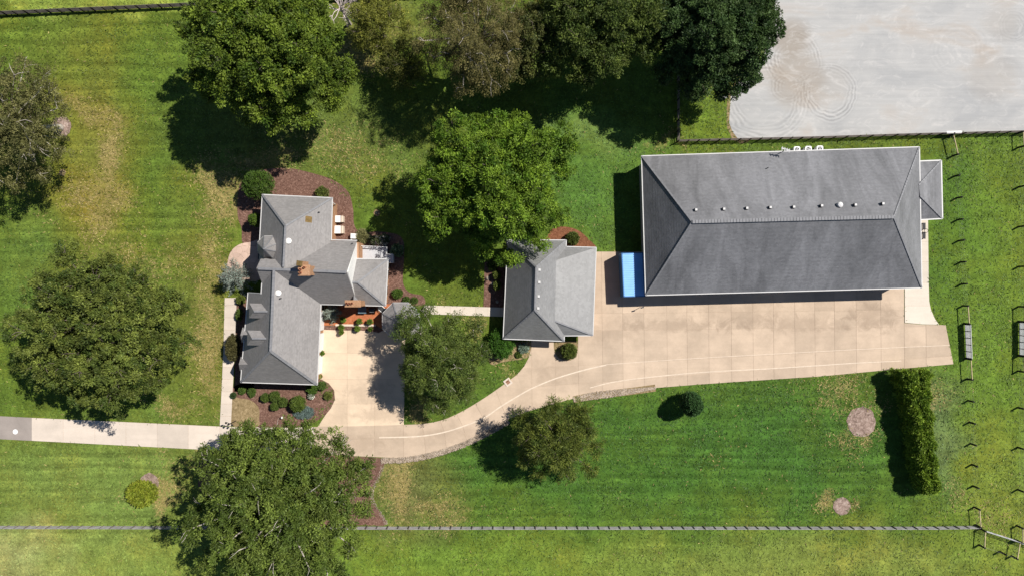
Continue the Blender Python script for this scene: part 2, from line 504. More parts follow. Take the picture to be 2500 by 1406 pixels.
M['copper'] = simple_mat('aged_copper', (0.22, 0.145, 0.055), 0.45, 0.25, 4.0, 0.5)
M['black'] = simple_mat('black_metal', (0.012, 0.012, 0.014), 0.6, 0.2)
M['dark'] = simple_mat('dark_grey', (0.05, 0.05, 0.055), 0.6, 0.2)
M['glass'] = simple_mat('dark_glass', (0.02, 0.025, 0.03), 0.08, 0.1, 1.0, 0.0, 0.6)
M['brass_glass'] = simple_mat('bronze_glass', (0.35, 0.26, 0.09), 0.25, 0.3, 2.0, 0.4, 0.6)
M['blue'] = simple_mat('blue_steel', (0.25, 0.50, 0.86), 0.5, 0.07, 1.2)
M['blue_shaded'] = simple_mat('blue_steel_shaded', (0.035, 0.14, 0.34), 0.55, 0.10, 1.2)  # container blue darkened, so the shade on walls and frame is in the colour
M['fence_grey'] = simple_mat('weathered_fence', (0.40, 0.375, 0.38), 0.85, 0.3, 1.5)
M['fence_dark'] = simple_mat('stained_fence', (0.17, 0.14, 0.13), 0.85, 0.3, 1.5)
M['post'] = simple_mat('black_post', (0.012, 0.011, 0.011), 0.8, 0.25)
M['pole'] = simple_mat('peeled_pole', (0.52, 0.42, 0.24), 0.7, 0.15)
M['gate'] = simple_mat('gate_grey', (0.70, 0.69, 0.70), 0.7, 0.10)
M['gate_light'] = simple_mat('galvanised', (0.30, 0.30, 0.31), 0.5, 0.1, 2.0, 0.2)
M['bark'] = simple_mat('bark', (0.13, 0.105, 0.085), 0.95, 0.3, 3.0)
M['bark_pale'] = simple_mat('pale_bark', (0.40, 0.36, 0.31), 0.9, 0.25, 3.0)
M['bark_dead'] = simple_mat('dead_wood', (0.52, 0.44, 0.42), 0.9, 0.2, 3.0)
M['deck'] = simple_mat('deck_grey', (0.46, 0.46, 0.48), 0.7, 0.08, 1.0)
M['stone'] = mulch_mat('stone', (0.22, 0.175, 0.135), (0.40, 0.325, 0.255), (0.56, 0.47, 0.385), 2.0)
M['terracotta'] = simple_mat('terracotta', (0.34, 0.14, 0.08), 0.8, 0.15)
M['cushion'] = simple_mat('outdoor_cloth', (0.12, 0.18, 0.22), 0.9, 0.1)

# ------------------------------------------------------------------ lawn
def vnoise(x, y, seed=0):
    """smooth value noise on numpy arrays"""
    rs = np.random.default_rng(seed); t = rs.random((64, 64))
    xi = np.floor(x).astype(int); yi = np.floor(y).astype(int)
    fx = x - xi; fy = y - yi
    fx = fx * fx * (3 - 2 * fx); fy = fy * fy * (3 - 2 * fy)
    a = t[xi % 64, yi % 64]; b = t[(xi + 1) % 64, yi % 64]; c = t[xi % 64, (yi + 1) % 64]; d = t[(xi + 1) % 64, (yi + 1) % 64]
    return (a * (1 - fx) + b * fx) * (1 - fy) + (c * (1 - fx) + d * fx) * fy

def build_lawn():
    fx = np.arange(-78, 78.01, 0.4); fy = np.arange(-46, 46.01, 0.4)
    xs = np.concatenate([[-600, -300, -160, -100], fx, [100, 160, 300, 600]])
    ys = np.concatenate([[-600, -300, -160, -80], fy, [80, 160, 300, 600]])
    X, Y = np.meshgrid(xs, ys)
    PX = CX + X * PPM; PY = CY - Y * PPM
    Z = np.zeros_like(X)
    nx, ny = len(xs), len(ys)
    V = np.stack([X, Y, Z], -1).reshape(-1, 3)
    i = np.arange(nx * ny).reshape(ny, nx)
    Q = np.stack([i[:-1, :-1], i[:-1, 1:], i[1:, 1:], i[1:, :-1]], -1).reshape(-1, 4)
    base = np.zeros(X.shape + (3,)); base[:] = (0.098, 0.154, 0.022)
    warp = (vnoise(PX / 60, PY / 60, 3) - 0.5) * 70; warp2 = (vnoise(PX / 55, PY / 55, 4) - 0.5) * 70
    def blob(cx, cy, rx, ry, soft=0.5):
        d = np.sqrt(((PX + warp - cx) / rx) ** 2 + ((PY + warp2 - cy) / ry) ** 2)
        return np.clip((1 + soft - d) / (2 * soft), 0, 1)
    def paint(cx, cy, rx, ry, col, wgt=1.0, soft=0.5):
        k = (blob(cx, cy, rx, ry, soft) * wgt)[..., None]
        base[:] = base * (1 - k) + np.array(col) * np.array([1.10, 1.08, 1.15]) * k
    # tone of the turf, survey units
    paint(250, 1180, 420, 130, (0.135, 0.195, 0.040), 0.9)
    paint(150, 1370, 420, 80, (0.190, 0.245, 0.055), 1.0)
    paint(20, 1370, 120, 90, (0.25, 0.28, 0.10), 0.8)
    paint(200, 0, 420, 26, (0.20, 0.27, 0.045), 1.0, 0.3)
    paint(1300, 1370, 900, 70, (0.125, 0.20, 0.026), 0.9)
    paint(2000, 1370, 500, 70, (0.165, 0.21, 0.040), 0.9)
    paint(1600, 1110, 700, 180, (0.055, 0.125, 0.018), 1.0)
    paint(1900, 1080, 300, 150, (0.048, 0.115, 0.018), 0.7)
    paint(2390, 800, 130, 520, (0.105, 0.175, 0.022), 1.0)
    paint(2450, 1250, 110, 200, (0.150, 0.205, 0.030), 0.8)
    paint(2310, 560, 60, 260, (0.060, 0.130, 0.018), 0.6)
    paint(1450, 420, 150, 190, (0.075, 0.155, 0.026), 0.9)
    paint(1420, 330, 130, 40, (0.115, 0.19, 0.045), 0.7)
    paint(1720, 290, 80, 60, (0.115, 0.18, 0.020), 0.8)
    paint(760, 330, 300, 110, (0.105, 0.145, 0.030), 0.8)
    paint(200, 400, 130, 330, (0.135, 0.152, 0.022), 0.75)
    paint(255, 400, 45, 160, (0.200, 0.165, 0.045), 0.35, 0.9)
    paint(205, 255, 60, 40, (0.190, 0.155, 0.030), 0.4, 0.9)
    paint(210, 500, 60, 60, (0.180, 0.155, 0.025), 0.4, 0.9)
    paint(470, 760, 90, 260, (0.125, 0.140, 0.025), 0.7)
    paint(60, 640, 70, 140, (0.085, 0.155, 0.030), 0.5)
    paint(1130, 960, 170, 90, (0.075, 0.125, 0.018), 0.7)
    paint(2300, 1040, 50, 130, (0.110, 0.165, 0.055), 0.8)
    paint(1000, 1200, 110, 110, (0.130, 0.135, 0.040), 0.8)
    paint(1130, 720, 90, 40, (0.095, 0.125, 0.018), 0.7)
    paint(930, 70, 120, 60, (0.150, 0.16, 0.035), 0.7)
    dry = np.zeros_like(X)
    for (a, b, c, d, w) in ((258, 380, 45, 135, 0.72), (210, 260, 60, 50, 0.62), (250, 490, 75, 95, 0.58), (540, 480, 60, 90, 0.75), (500, 640, 50, 120, 0.6),
                            (500, 830, 45, 220, 0.62), (420, 990, 80, 40, 0.55), (640, 395, 110, 40, 0.6), (800, 350, 130, 70, 0.42), (920, 390, 80, 50, 0.4),
                            (960, 1190, 60, 100, 0.85), (1060, 1240, 120, 50, 0.5), (400, 1200, 70, 50, 0.7), (395, 1235, 35, 30, 0.8), (450, 1120, 100, 40, 0.5),
                            (2050, 950, 110, 60, 0.45), (2100, 1080, 60, 40, 0.5), (2030, 1215, 40, 35, 0.75), (2290, 960, 30, 60, 0.5), (2330, 1180, 40, 60, 0.45),
                            (1160, 775, 60, 40, 0.6), (1260, 910, 40, 30, 0.5), (1010, 1000, 40, 40, 0.7), (890, 120, 60, 60, 0.75), (1620, 345, 60, 20, 0.55),
                            (900, 55, 90, 50, 0.5), (330, 640, 160, 60, 0.45), (950, 1040, 60, 20, 0.2), (2430, 1250, 40, 60, 0.4), (130, 480, 60, 60, 0.35),
                            (2450, 330, 60, 10, 0.2), (1800, 365, 200, 10, 0.35), (1070, 720, 40, 20, 0.4), (1350, 1370, 300, 40, 0.15), (60, 1370, 120, 50, 0.2),
                            (1780, 1110, 60, 10, 0.35)):
        dry = np.maximum(dry, blob(a, b, c, d, 0.6) * w)
    strp = np.clip(blob(250, 300, 380, 420, 0.4) + 0.85 * blob(250, 1180, 420, 110, 0.4) + 0.8 * blob(1650, 1130, 600, 160, 0.4) + 0.3, 0, 1)
    flk = np.clip(blob(300, 200, 300, 200) * 0.8 + blob(780, 360, 280, 100) + blob(1950, 960, 300, 60) + blob(2050, 1050, 120, 120) + 0.15, 0, 1)
    global LAWN
    LAWN = (xs, ys, base, dry)
    me = bpy.data.meshes.new('lawn')
    np_mesh(me, V, Q)
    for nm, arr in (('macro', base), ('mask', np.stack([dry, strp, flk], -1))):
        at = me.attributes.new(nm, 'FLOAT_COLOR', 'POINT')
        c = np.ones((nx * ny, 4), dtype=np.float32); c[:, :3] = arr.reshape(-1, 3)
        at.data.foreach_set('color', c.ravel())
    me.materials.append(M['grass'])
    o = bpy.data.objects.new('lawn', me); COL.objects.link(o)
    tag(o, kind='structure')

def np_mesh(me, V, Q):
    V = np.asarray(V, dtype=np.float32); Q = np.asarray(Q, dtype=np.int32)
    me.vertices.add(len(V)); me.vertices.foreach_set('co', V.ravel())
    k = Q.shape[1]
    me.loops.add(Q.size); me.loops.foreach_set('vertex_index', Q.ravel())
    me.polygons.add(len(Q))
    me.polygons.foreach_set('loop_start', np.arange(0, Q.size, k, dtype=np.int32))
    me.polygons.foreach_set('loop_total', np.full(len(Q), k, dtype=np.int32))
    me.update(calc_edges=True)

build_lawn()

def sheet(name, pts, mat, z0, z1, kind='structure', smooth=False, parent=None, n=5):
    if smooth: pts = smooth_poly(pts, True, n)
    b = MB(); b.prism([G(*p) for p in pts], z0, z1)
    o = b.build(name, mat, parent)
    if kind: o['kind'] = kind
    return o

# ------------------------------------------------------------------ riding arena sand, roads, slabs
sheet('arena_sand', [(1930, -500), (1905, -60), (1882, 60), (1862, 150), (1800, 203), (1784, 235), (1780, 300), (1788, 322), (1803, 341), (2200, 329), (2560, 318), (3300, 300), (3300, -500)],
      M['sand'], -0.05, 0.02)
sheet('bare_patch', [(1903, -60), (1878, 60), (1856, 150), (1794, 203), (1777, 235), (1774, 300), (1781, 326), (1795, 345), (1830, 344), (1900, 250), (1930, -60)], M['soil'], -0.05, 0.012, 'structure', True)
asphalt = sheet('asphalt_road', [(-900, 975), (0, 1015), (78, 1019), (78, 1075), (0, 1071), (-900, 1031)], M['asphalt'], -0.05, 0.05)
b = MB(); c = W(38, 1053); b.lathe((c.x, c.y, 0.05), [(0.34, 0.0), (0.34, 0.012), (0.30, 0.016)], 18)
tag(b.build('manhole_cover', M['white'], None, (c.x, c.y, 0.05)), 'small round white cover set in the grey asphalt end of the lane', 'cover')

def slab_field(name, poly_px, cells_px, mat, zt=0.06, gap=0.014, min_area=0.25):
    base = MB(); base.prism([G(*p) for p in poly_px], -0.1, zt - 0.02)
    root = base.build(name, M['joint'], None)
    root['kind'] = 'structure'
    P = [G(*p) for p in poly_px]
    for cell in cells_px:
        q = clip_cell(P, [G(*p) for p in cell], gap)
        if not q or poly_area(q) < min_area: continue
        s = MB(); s.prism(q, zt - 0.03, zt + random.uniform(-0.003, 0.003))
        cx = sum(p[0] for p in q) / len(q); cy = sum(p[1] for p in q) / len(q)
        s.build('slab', mat, root, (cx, cy, 0))
    return root

def grid_cells(xs, rows, x_skew=0.0):
    out = []
    def ry(r, x): return r[0] + r[1] * (x - 1480)
    for a, b_ in zip(xs[:-1], xs[1:]):
        for r0, r1 in zip(rows[:-1], rows[1:]):
            f = lambda x, r: (x + x_skew * (ry(r, x) - 800), ry(r, x))
            out.append([f(a, r0), f(b_, r0), f(b_, r1), f(a, r1)])
    return out

pad_poly = [(1297, 850), (1297, 812), (1352, 812), (1352, 850), (1355, 862), (1363, 873), (1375, 879), (1388, 880), (1400, 875), (1408, 864), (1411, 850),
            (1411, 812), (1436, 812), (1436, 615), (1582, 615), (1582, 690), (2207, 690), (2207, 788), (2250, 792), (2308, 793), (2327, 888), (2170, 902),
            (2000, 918), (1800, 931), (1700, 938), (1600, 946), (1500, 957), (1400, 972), (1340, 988), (1290, 1003), (1262, 914), (1280, 893), (1291, 872)]
pad_x = [1230, 1297, 1355, 1411, 1470, 1520, 1572, 1628, 1677, 1730, 1785, 1838, 1888, 1940, 1989, 2037, 2090, 2150, 2207, 2260, 2340]
pad_rows = [(610, 0.0), (690, -0.005), (765, -0.012), (806, -0.012), (888, -0.055), (931, -0.075), (1030, -0.08)]
pad = slab_field('concrete_pad', pad_poly, grid_cells(pad_x, pad_rows, 0.01), M['concrete'])
# curved drive
outer = [(985, 1118), (1040, 1109), (1090, 1095), (1140, 1076), (1190, 1051), (1240, 1023), (1290, 1003)]
inner = [(985, 1036), (1030, 1034), (1075, 1026), (1115, 1010), (1160, 985), (1210, 952), (1262, 914)]
centre = [(985, 1066), (1035, 1063), (1085, 1054), (1130, 1040), (1180, 1020), (1225, 990), (1278, 958)]
so, si, sm_ = smooth_poly(outer, False, 4), smooth_poly(inner, False, 4), smooth_poly(centre, False, 4)
lane_poly = [(78, 1019), (300, 1029), (535, 1040), (700, 1043), (790, 1041), (985, 1036)] + si[1:] + [(1262, 914), (1290, 1003)] + list(reversed(so))[1:] + [(880, 1113), (500, 1097), (78, 1075)]
lane_base = MB(); lane_base.prism([G(*p) for p in lane_poly], -0.1, 0.035)
drive = lane_base.build('driveway', M['joint'], None); drive['kind'] = 'structure'
def slab(poly, mat, root, gap=0.014, zt=0.06):
    q = clip_cell([G(*p) for p in poly], [G(*p) for p in poly], 0) if False else [G(*p) for p in poly]
    cx = sum(p[0] for p in q) / len(q); cy = sum(p[1] for p in q) / len(q)
    L = math.sqrt(poly_area(q))
    k = 1 - 2 * gap / L
    q = [(cx + (p[0] - cx) * k, cy + (p[1] - cy) * k) for p in q]
    s = MB(); s.prism(q, 0.02, zt + random.uniform(-0.003, 0.003))
    return s.build('slab', mat, root, (cx, cy, 0))
for i in range(6):
    a, b_ = i * 4, i * 4 + 4
    slab(sm_[a:b_ + 1] + list(reversed(si[a:b_ + 1])), M['concrete'], drive)
    slab(so[a:b_ + 1] + list(reversed(sm_[a:b_ + 1])), M['concrete'], drive)
lx = [78, 155, 232, 308, 384, 460, 537, 612, 690, 768]
def ltop(x): return np.interp(x, [78, 300, 535, 700, 790, 985], [1019, 1029, 1040, 1043, 1041, 1036])
def lbot(x): return np.interp(x, [78, 500, 880, 985], [1075, 1097, 1113, 1118])
for a, b_ in zip(lx[:-1], lx[1:]):
    slab([(a, ltop(a)), (b_, ltop(b_)), (b_, lbot(b_)), (a, lbot(a))], M['concrete_lane'], drive)
lx2 = [768, 848, 915, 985]
for a, b_ in zip(lx2[:-1], lx2[1:]):
    slab([(a, ltop(a)), (b_, ltop(b_)), (b_, 1070), (a, 1072)], M['concrete'], drive)
    slab([(a, 1072), (b_, 1070), (b_, lbot(b_)), (a, lbot(a))], M['concrete'], drive)
def strip(name, pts, wd, mat, z, parent):
    pts = smooth_poly(pts, False, 5)
    P = [Vector((*G(*p), 0)) for p in pts]; Lf, Rt = [], []
    for i, p in enumerate(P):
        d = (P[min(i + 1, len(P) - 1)] - P[max(i - 1, 0)]).normalized(); s = Vector((-d.y, d.x, 0)) * wd / 2
        Lf.append((p.x + s.x, p.y + s.y, z)); Rt.append((p.x - s.x, p.y - s.y, z))
    b = MB(); n = len(P)
    b.add(Lf + Rt, [(i, n + i, n + i + 1, i + 1) for i in range(n - 1)])
    return b.build(name, mat, parent)
strip('joint_sealant', [(926, 1067), (985, 1066), (1035, 1063), (1085, 1054), (1130, 1040), (1180, 1020), (1225, 990), (1278, 958), (1310, 942), (1360, 922), (1428, 902), (1480, 890)], 0.17, M['sealant'], 0.068, drive)
strip('joint_sealant', [(1440, 946), (1520, 928), (1700, 909), (1900, 898), (2080, 886), (2200, 880)], 0.11, M['sealant'], 0.068, pad)
strip('joint_sealant', [(1480, 889), (1700, 874), (2080, 853), (2318, 842)], 0.07, M['sealant'], 0.069, pad)
court_poly = [(776, 803), (990, 803), (986, 1036), (890, 1039), (776, 1041), (795, 1012), (808, 996), (818, 975), (816, 952), (803, 935), (786, 926), (776, 924)]
slab_field('motor_court', court_poly, grid_cells([770, 848, 915, 1000], [(790, 0.0), (862, 0.0), (925, 0.0), (985, 0.0), (1050, 0)]), M['concrete_court'])
apron_poly = [(2236, 528), (2265, 528), (2267, 700), (2268, 735), (2272, 755), (2282, 778), (2292, 792), (2250, 791), (2208.5, 787), (2208.5, 700), (2236, 700)]
slab_field('side_apron', apron_poly, grid_cells([2200, 2300], [(520, 0), (590, 0), (640, 0), (690, 0), (746, 0), (800, 0)]), M['concrete_new'])
walk_poly = [(549, 727), (578, 727), (576, 800), (571, 900), (568, 960), (564, 1039), (537, 1038), (541, 960), (546, 850)]
slab_field('front_walk', walk_poly, grid_cells([530, 585], [(r, 0.0) for r in range(715, 1060, 30)]), M['concrete_lane'])
walk2 = [(1036, 745), (1240, 751), (1240, 773), (1036, 766)]
slab_field('garden_walk', walk2, grid_cells([1036, 1068, 1099, 1130, 1161, 1192, 1222, 1245], [(730, 0), (800, 0)]), M['concrete_new'])

# flagstone fan in front of the door: each stone a piece
patio_px = smooth_poly([(640, 592), (610, 592), (585, 597), (566, 612), (557, 635), (556, 665), (575, 680), (640, 680)], True, 4)
pb = MB(); pb.prism([G(*p) for p in patio_px], -0.05, 0.035)
patio = pb.build('flagstone_patio', M['joint'], None); patio['kind'] = 'structure'
seeds = []
for _ in range(4000):
    s = (random.uniform(556, 640), random.uniform(592, 682))
    if all(math.hypot(s[0] - t[0], s[1] - t[1]) > 11 for t in seeds): seeds.append(s)
sg = [G(*s) for s in seeds]; PG = [G(*p) for p in patio_px]
for i, s in enumerate(sg):
    q = PG
    for j, t in enumerate(sg):
        if i == j or math.hypot(s[0] - t[0], s[1] - t[1]) > 3: continue
        a, b_ = t[0] - s[0], t[1] - s[1]; L = math.hypot(a, b_)
        q = clip_half(q, a / L, b_ / L, (a * (s[0] + t[0]) / 2 + b_ * (s[1] + t[1]) / 2) / L - 0.02)
        if len(q) < 3: break
    if len(q) > 2 and poly_area(q) > 0.05:
        m = MB(); m.prism(q, 0.0, 0.06 + random.uniform(-0.006, 0.008)); m.build('flagstone', M['flag'], patio, (s[0], s[1], 0))

# ------------------------------------------------------------------ planting beds
def bed(pts, mat='mulch', smooth=True, z=0.035, n=5):
    return sheet('mulch_bed', pts, M[mat], -0.05, z, 'structure', smooth, None, n)
bed([(660, 412), (705, 411), (762, 423), (815, 441), (850, 469), (862, 510), (864, 545), (875, 565), (900, 575), (880, 600), (820, 610), (700, 620), (612, 600), (592, 592), (590, 560), (581, 530), (580, 490), (588, 445), (618, 420)])
bed([(890, 572), (960, 570), (985, 590), (986, 640), (984, 690), (1000, 714), (1032, 722), (1036, 744), (1000, 748), (945, 752), (880, 700), (872, 640)], n=4)
bed([(578, 727), (620, 727), (620, 960), (572, 955), (574, 900)], smooth=False)
bed([(566, 945), (600, 930), (700, 930), (783, 926), (803, 935), (816, 952), (818, 975), (808, 996), (795, 1012), (768, 1030), (730, 1040), (700, 1042), (565, 1041)], smooth=False)
sheet('dry_grass_patch', [(566, 975), (590, 972), (615, 978), (632, 995), (633, 1020), (628, 1040), (566, 1040)], M['soil'], -0.05, 0.045, 'structure', True)
bed([(1183, 640), (1245, 640), (1245, 751), (1180, 750), (1182, 700)], smooth=False)
bed([(1335, 600), (1340, 570), (1356, 556), (1380, 554), (1410, 562), (1435, 582), (1456, 610), (1400, 620)], 'mulch_orange')
bed([(1240, 838), (1297, 835), (1296, 856), (1285, 874), (1255, 879), (1225, 884), (1200, 890), (1190, 860)], 'soil')
bed([(1354, 832), (1410, 832), (1411, 850), (1408, 864), (1400, 875), (1388, 880), (1375, 879), (1363, 873), (1355, 862), (1352, 850)], 'soil', False)
def ring(px, py, r, mat, jag=0.07, n=30):
    pts = [(px + r * (1 + random.uniform(-jag, jag)) * math.cos(2 * math.pi * k / n), py + r * 1.04 * (1 + random.uniform(-jag, jag)) * math.sin(2 * math.pi * k / n)) for k in range(n)]
    b = MB(); b.prism([G(*p) for p in pts], -0.05, 0.05)
    return b
tag(ring(2103, 1028, 35, None).build('mulch_ring', M['mulch_pale']), kind='structure')
tag(ring(2055, 1235, 21, None).build('mulch_ring', M['mulch_pale']), kind='structure')
tag(ring(150, 310, 24, None).build('mulch_ring', M['mulch_pale']), kind='structure')
tag(ring(365, 1178, 23, None).build('mulch_ring', M['mulch_pale']), kind='structure')
tag(ring(920, 520, 8, None).build('mulch_ring', M['soil']), kind='structure')
tag(ring(153, 422, 8, None).build('bare_patch', M['soil']), kind='structure')
bed([(500, 1104), (620, 1106), (760, 1110), (930, 1118), (934, 1140), (924, 1165), (904, 1200), (910, 1225), (928, 1250), (942, 1280), (880, 1281), (700, 1281), (560, 1260), (490, 1200), (488, 1150)])
# brick terrace
ter = MB(); ter.prism([G(*p) for p in [(786, 742), (960, 742), (975, 800), (930, 800), (920, 794), (786, 794)]], -0.05, 0.16)
tag(ter.build('brick_terrace', M['terrace']), kind='structure')
te = MB()
for (x0, x1, y) in ((845, 915, 792), (902, 918, 793)):
    pass
e0, e1 = W(820, 793), W(918, 794); te.bar((e0.x, e0.y, 0.17), (e1.x, e1.y, 0.17), 0.28, 0.12)
te_o = te.build('terrace_edge', M['beige']); te_o['kind'] = 'structure'
bed([(786, 795), (920, 795), (930, 801), (940, 804), (925, 812), (905, 808), (875, 806), (840, 806), (786, 804)], smooth=False, z=0.075)

# gravel edging: countless stones as one mass each
def gravel(name, pts, wd, count, label=None, size=(0.06, 0.13)):
    pts = smooth_poly(pts, False, 6)
    P = np.array([G(*p) for p in pts]); seg = np.linalg.norm(np.diff(P, axis=0), axis=1); cum = np.concatenate([[0], np.cumsum(seg)])
    t = RNG.random(count) * cum[-1]
    x = np.interp(t, cum, P[:, 0]); y = np.interp(t, cum, P[:, 1])
    i = np.clip(np.searchsorted(cum, t) - 1, 0, len(seg) - 1)
    d = np.diff(P, axis=0)[i] / seg[i][:, None]
    off = (RNG.random(count) - 0.5) * (wd if np.isscalar(wd) else np.interp(t / cum[-1], np.linspace(0, 1, len(wd)), wd))
    x = x - d[:, 1] * off; y = y + d[:, 0] * off
    r = RNG.uniform(size[0], size[1], count)
    o6 = np.array([(1, 0, 0), (0, 1, 0), (-1, 0, 0), (0, -1, 0), (0, 0, 0.8), (0, 0, -0.5)], dtype=float)
    f8 = np.array([(0, 1, 4), (1, 2, 4), (2, 3, 4), (3, 0, 4), (1, 0, 5), (2, 1, 5), (3, 2, 5), (0, 3, 5)])
    a = RNG.random(count) * 6.28
    V = np.repeat(o6[None], count, 0) * RNG.uniform(0.7, 1.3, (count, 6, 1))
    vx = V[..., 0] * np.cos(a)[:, None] - V[..., 1] * np.sin(a)[:, None]; vy = V[..., 0] * np.sin(a)[:, None] + V[..., 1] * np.cos(a)[:, None]
    V = np.stack([vx, vy, V[..., 2]], -1) * r[:, None, None]
    V += np.stack([x, y, np.full(count, 0.06)], -1)[:, None, :]
    F = (f8[None] + (np.arange(count) * 6)[:, None, None]).reshape(-1, 3)
    me = bpy.data.meshes.new(name); np_mesh(me, V.reshape(-1, 3), F); me.materials.append(M['stone'])
    o = bpy.data.objects.new(name, me); COL.objects.link(o); o['kind'] = 'stuff'
    return o
strip_a = [(930, 1124), (985, 1122), (1042, 1113), (1092, 1099), (1142, 1080), (1192, 1055), (1242, 1027)]
strip_b = [(1400, 975), (1440, 967), (1500, 959), (1550, 953), (1600, 946)]
strip_c = [(936, 1122), (930, 1150), (914, 1185), (908, 1212), (920, 1240), (938, 1265), (943, 1280)]
strip('gravel_bed', strip_a, 0.55, M['soil'], 0.03, None)['kind'] = 'structure'
strip('gravel_bed', strip_b, 0.95, M['soil'], 0.071, None)['kind'] = 'structure'
gravel('gravel', strip_a, 0.75, 2600, None, (0.05, 0.11))
gravel('gravel', strip_b, [0.7, 1.0, 0.95, 0.6, 0.3], 1500)
gravel('gravel', strip_c, 0.5, 380, None, (0.03, 0.075))

# ------------------------------------------------------------------ roofs and walls
def roof_mesh(faces, thick=0.16):
    """faces: lists of 3-D points; gives a slab with soffit and fascia"""
    key = {}; V = []; F = []
    for f in faces:
        idx = []
        for p in f:
            k = (round(p[0], 2), round(p[1], 2), round(p[2], 2))
            if k not in key: key[k] = len(V); V.append(Vector(p))
            if not idx or idx[-1] != key[k]: idx.append(key[k])
        nrm = Vector((0, 0, 0))
        for i in range(len(idx)):
            a, c = V[idx[i]], V[idx[(i + 1) % len(idx)]]
            nrm += Vector(((a.y - c.y) * (a.z + c.z), (a.z - c.z) * (a.x + c.x), (a.x - c.x) * (a.y + c.y)))
        if nrm.z < 0: idx.reverse()
        F.append(idx)
    n = len(V); edges = {}
    for f in F:
        for i in range(len(f)):
            edges[(f[i], f[(i + 1) % len(f)])] = 1
    b = MB()
    fs = [tuple(f) for f in F] + [tuple(i + n for i in reversed(f)) for f in F]
    for (a, c) in edges:
        if (c, a) not in edges: fs.append((a, a + n, c + n, c))
    b.add([tuple(v) for v in V] + [(v.x, v.y, v.z - thick) for v in V], fs)
    return b

def trims(root, eaves, ridges, rw=0.30, gw=0.11, mat='trim', rmat='ridge'):
    for p, q in eaves:
        b = MB(); p = Vector(p); q = Vector(q)
        d = (q - p).normalized(); out = Vector((d.y, -d.x, 0)).normalized() * (gw / 2 - 0.01)
        b.bar(p + out - Vector((0, 0, 0.045)) - d * 0.04, q + out - Vector((0, 0, 0.045)) + d * 0.04, gw, 0.13)
        b.build('gutter', M[mat], root)
    for p, q in ridges:
        p = Vector(p); q = Vector(q); L = (q - p).length; k = max(1, int(L / 0.45)); b = MB()
        for i in range(k):
            a = p.lerp(q, i / k); c = p.lerp(q, (i + 1.06) / k if i < k - 1 else 1.0)
            b.bar(a + Vector((0, 0, 0.02)), c + Vector((0, 0, 0.05)), rw, 0.05)
        b.build('ridge_cap', M[rmat], root)

def inset_poly(poly, d):
    n = len(poly); out = []
    area = sum(poly[i][0] * poly[(i + 1) % n][1] - poly[(i + 1) % n][0] * poly[i][1] for i in range(n))
    sgn = 1 if area > 0 else -1
    for i in range(n):
        p0, p1, p2 = Vector(poly[i - 1][:2]), Vector(poly[i][:2]), Vector(poly[(i + 1) % n][:2])
        d1 = (p1 - p0).normalized(); d2 = (p2 - p1).normalized()
        n1 = Vector((-d1.y, d1.x)) * sgn; n2 = Vector((-d2.y, d2.x)) * sgn
        m = (n1 + n2); L = m.length
        if L < 1e-4: m = n1; L = 1
        m = m / L; k = d / max(0.3, m.dot(n1))
        out.append((p1.x + m.x * k, p1.y + m.y * k))
    return out

def wall(root, poly3, ins, z1, mat, z0=0.0, name='wall'):
    b = MB(); b.prism(inset_poly([(p[0], p[1]) for p in poly3], ins), z0, z1, True)
    return b.build(name, mat, root)

def opening(root, p, q, t, w, h, z, kind, mats=('trim', 'glass')):
    """window or door on the wall line p->q (outside on its right), at share t"""
    p = Vector((p[0], p[1], 0)); q = Vector((q[0], q[1], 0)); d = (q - p).normalized()
    out = Vector((d.y, -d.x, 0)); c = p.lerp(q, t) + out * 0.02 + Vector((0, 0, z + h / 2))
    rz = math.atan2(d.y, d.x)
    b = MB(); b.box(c, (w + 0.16, 0.08, h + 0.16), rz)
    fr = b.build(kind, M[mats[0]], root)
    b = MB(); b.box(c + out * 0.045, (w, 0.04, h), rz)
    b.build('pane' if kind == 'window' else 'panel', M[mats[1]], fr)
    return fr

# ---- barn
barn = thing('riding_barn', 'very large grey hip-roofed barn with a row of small roof vents beside the concrete pad', 'barn', W(1905, 545))
he, hr = 4.45, 9.4
TL, TR, BR, BL = W(1567, 382, he), W(2244, 360, he), W(2250, 702, he), W(1577, 720, he)
RL, RR = W(1690, 542, hr), W(2182, 530, hr)
for nm, f in (('roof_slope', [TL, RL, RR, TR]), ('roof_slope', [BL, BR, RR, RL]), ('roof_slope', [TL, BL, RL]), ('roof_slope', [TR, RR, BR])):
    pass
roof_mesh([[TL, TR, RR, RL], [BL, RL, RR, BR], [TL, RL, BL], [TR, BR, RR]]).build('roof', M['shingle_barn'], barn)
trims(barn, [(TR, TL), (TL, BL), (BL, BR), (BR, TR)], [(TL, RL), (BL, RL), (TR, RR), (BR, RR)], 0.2, 0.11)
b = MB(); d = (RR - RL); k = 64
for i in range(k):
    b.bar(RL + d * (i / k) + Vector((0, 0, 0.09)), RL + d * ((i + 0.88) / k) + Vector((0, 0, 0.09)), 0.42, 0.12)
b.build('ridge_vent', M['ridge'], barn)
wp = inset_poly([TL, BL, BR, TR], 0.45)
wall(barn, [TL, BL, BR, TR], 0.45, he - 0.05, M['siding'])
for t in (0.1, 0.22, 0.34, 0.5, 0.66, 0.78, 0.9):
    opening(barn, wp[1], wp[2], t, 3.2 if t in (0.5,) else 1.2, 3.2 if t == 0.5 else 1.0, 0.1 if t == 0.5 else 1.4, 'door' if t == 0.5 else 'window', ('trim', 'white' if t == 0.5 else 'glass'))
for t in (0.2, 0.4, 0.6, 0.8):
    opening(barn, wp[3], wp[0], t, 1.2, 1.0, 1.6, 'window')
nN = (TR - TL).cross(RL - TL).normalized()
